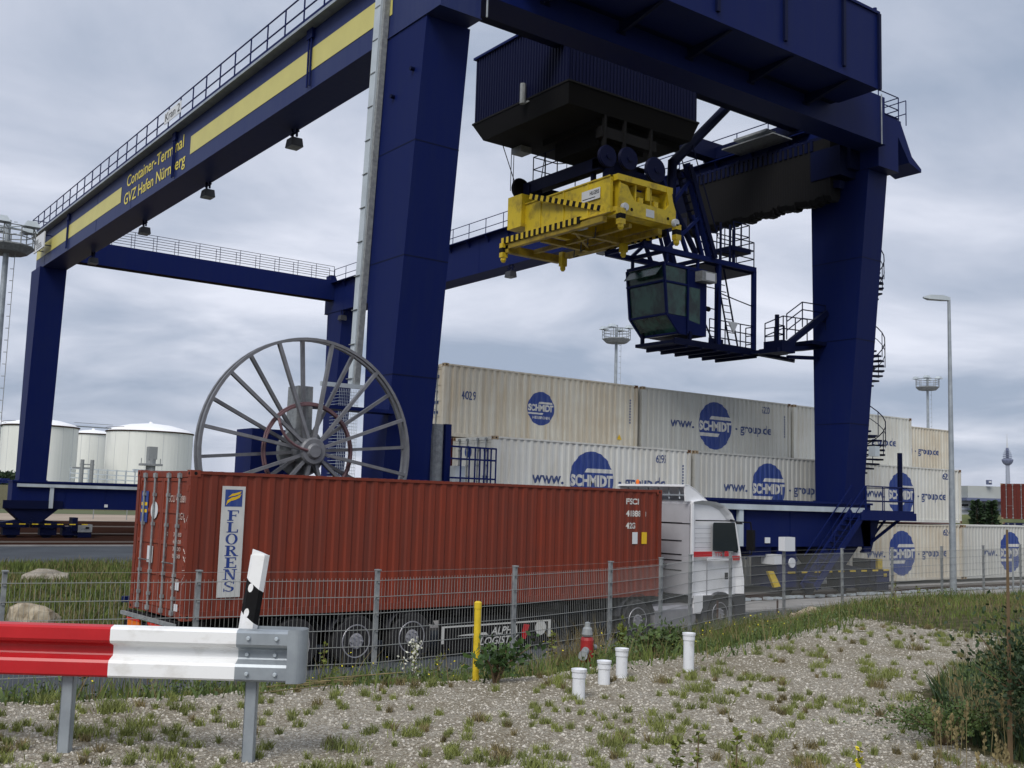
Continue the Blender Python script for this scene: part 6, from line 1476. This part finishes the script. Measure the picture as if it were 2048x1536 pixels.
# ---------------------------------------------------------------- warehouse, trees, TV tower on the right
wh = thing('warehouse', 'long white and grey warehouse behind the containers on the right', 'warehouse', (230, 118, 0))
fw = Vector((F_.x, F_.y, 0)).normalized(); rt = Vector((R_.x, R_.y, 0)).normalized()
def wbox(px0, px1, py0, py1, d, depth, m_, nm, par=wh):
    a_, b_ = cam_pt(px0, py1, d), cam_pt(px1, py1, d); zt = cam_pt((px0+px1)/2, py0, d).z; zb = a_.z if py1 else 0
    m = MB(); vs = [(a_.x, a_.y), (b_.x, b_.y), (b_.x+fw.x*depth, b_.y+fw.y*depth), (a_.x+fw.x*depth, a_.y+fw.y*depth)]
    m.add([(x, y, zb) for x, y in vs]+[(x, y, zt) for x, y in vs], [(0, 3, 2, 1), (4, 5, 6, 7), (0, 1, 5, 4), (1, 2, 6, 5), (2, 3, 7, 6), (3, 0, 4, 7)]); return m.build(nm, m_, par)
wbox(1917, 2120, 1001, 1060, 240, 30, 'building_white', 'hall'); wbox(1936, 2120, 974, 998, 239, 30, 'building_grey', 'roof_storey'); wbox(1934, 2120, 998, 1001, 237, 33, 'tower_dark', 'canopy')
for k in range(5): wbox(1920+k*3.6, 1922.4+k*3.6, 1008, 1012, 239.8, .3, 'black', 'window')
wbox(1918, 2120, 1018, 1019, 239.7, .2, 'tower_grey', 'facade_line')
sg = wbox(1976, 1984, 960, 969, 238, 1, 'tower_dark', 'roof_sign'); wbox(1978, 1983, 962.5, 965.5, 237.8, .1, 'white_plate', 'sign_mark', wh)
def ftree(px, py_top, d, wpx, label, seed):
    random.seed(seed); p = cam_pt(px, 1030, d); zt = cam_pt(px, py_top, d).z; x, y = p.x, p.y; w_ = wpx*d/2112/2
    t_ = thing('tree', label, 'tree', (x, y, 0)); MB().tube((x, y, 0), (x, y, zt*.8), .25, .08, n=7).build('trunk', 'stem', t_); m = MB()
    for k in range(650):
        a = U(0, 2*PI); h = U(.15, 1); r_ = w_*U(.1, 1)*(1.15-h*.85)*(1+.35*noise.noise(Vector((h*6, a, seed)))); leaf(m, (x+r_*math.cos(a), y+r_*math.sin(a), zt*h), (math.cos(a), math.sin(a), U(-.3, .5)), .9*U(.5, 1.2))
    m.build('crown', 'leaf_dark', t_, fix=False)
ftree(1954, 1003, 190, 24, 'left of the small trees before the warehouse', 1); ftree(1970, 1008, 192, 14, 'middle and smallest tree before the warehouse', 2); ftree(1984, 1002, 188, 18, 'right tree before the warehouse, next to the red brown container', 3)
m = MB(); a_, b_ = cam_pt(1915, 1030, 185), cam_pt(2100, 1030, 185)
m.add([(a_.x, a_.y, 0), (b_.x, b_.y, 0), (b_.x+fw.x*12, b_.y+fw.y*12, cam_pt(2000, 1030, 185).z), (a_.x+fw.x*12, a_.y+fw.y*12, cam_pt(1930, 1030, 185).z), (b_.x+fw.x*60, b_.y+fw.y*60, 2.2), (a_.x+fw.x*60, a_.y+fw.y*60, 2.2)], [(0, 1, 2, 3), (3, 2, 4, 5)])
struct(m.build('embankment', 'grass_far', fix=False))
tv = thing('television_tower', 'distant television tower with a ball shaped pod on the right horizon', 'tower', (3790, 2047, 0)); X, Y = 3790, 2047
MB().lathe([(14, 0), (9, 60), (6.5, 185)], (X, Y, 0), 'z', 20).build('shaft', 'tower_grey', tv)
MB().lathe([(6, 183), (15, 190), (19, 198), (20, 204), (19, 206)], (X, Y, 0), 'z', 24).build('pod', 'tower_dark', tv)
m = MB()
for z, r_ in ((208, 15), (214, 16), (221, 15), (228, 13), (235, 10), (241, 6)): m.lathe([(r_, z), (r_, z+2.4)], (X, Y, 0), 'z', 20); m.lathe([(5, z), (5, z+7)], (X, Y, 0), 'z', 12)
m.build('antenna_deck', 'tower_dark', tv)
MB().lathe([(3.2, 243), (2.2, 262), (1.4, 275), (.6, 300)], (X, Y, 0), 'z', 10).build('antenna', 'building_white', tv)
# sign of a crane buffer rod left of the container end
p0, p1 = (8.0, 26.4, .55), (10.2, 26.4, .55)
tag(MB().beam((7.9, 26.2, .62), (10.6, 26.2, .62), .12, .14).build('buffer_bar', 'navy'), 'blue bar beside the rear end of the red container, low over the grass', 'bar')

# ---------------------------------------------------------------- haze
hm = bpy.data.materials.new('haze'); hm.use_nodes = True; t = hm.node_tree
for n in list(t.nodes):
    if n.type != 'OUTPUT_MATERIAL': t.nodes.remove(n)
pv = t.nodes.new('ShaderNodeVolumePrincipled'); pv.inputs['Density'].default_value = 0.00003; pv.inputs['Color'].default_value = (.8, .86, 1, 1); pv.inputs['Anisotropy'].default_value = .2
t.links.new(pv.outputs[0], [n for n in t.nodes if n.type == 'OUTPUT_MATERIAL'][0].inputs['Volume']); MATS['haze'] = hm
struct(MB().box(-8800, 11800, -8800, 11800, -1.2, 320).build('haze', 'haze'), 'stuff')
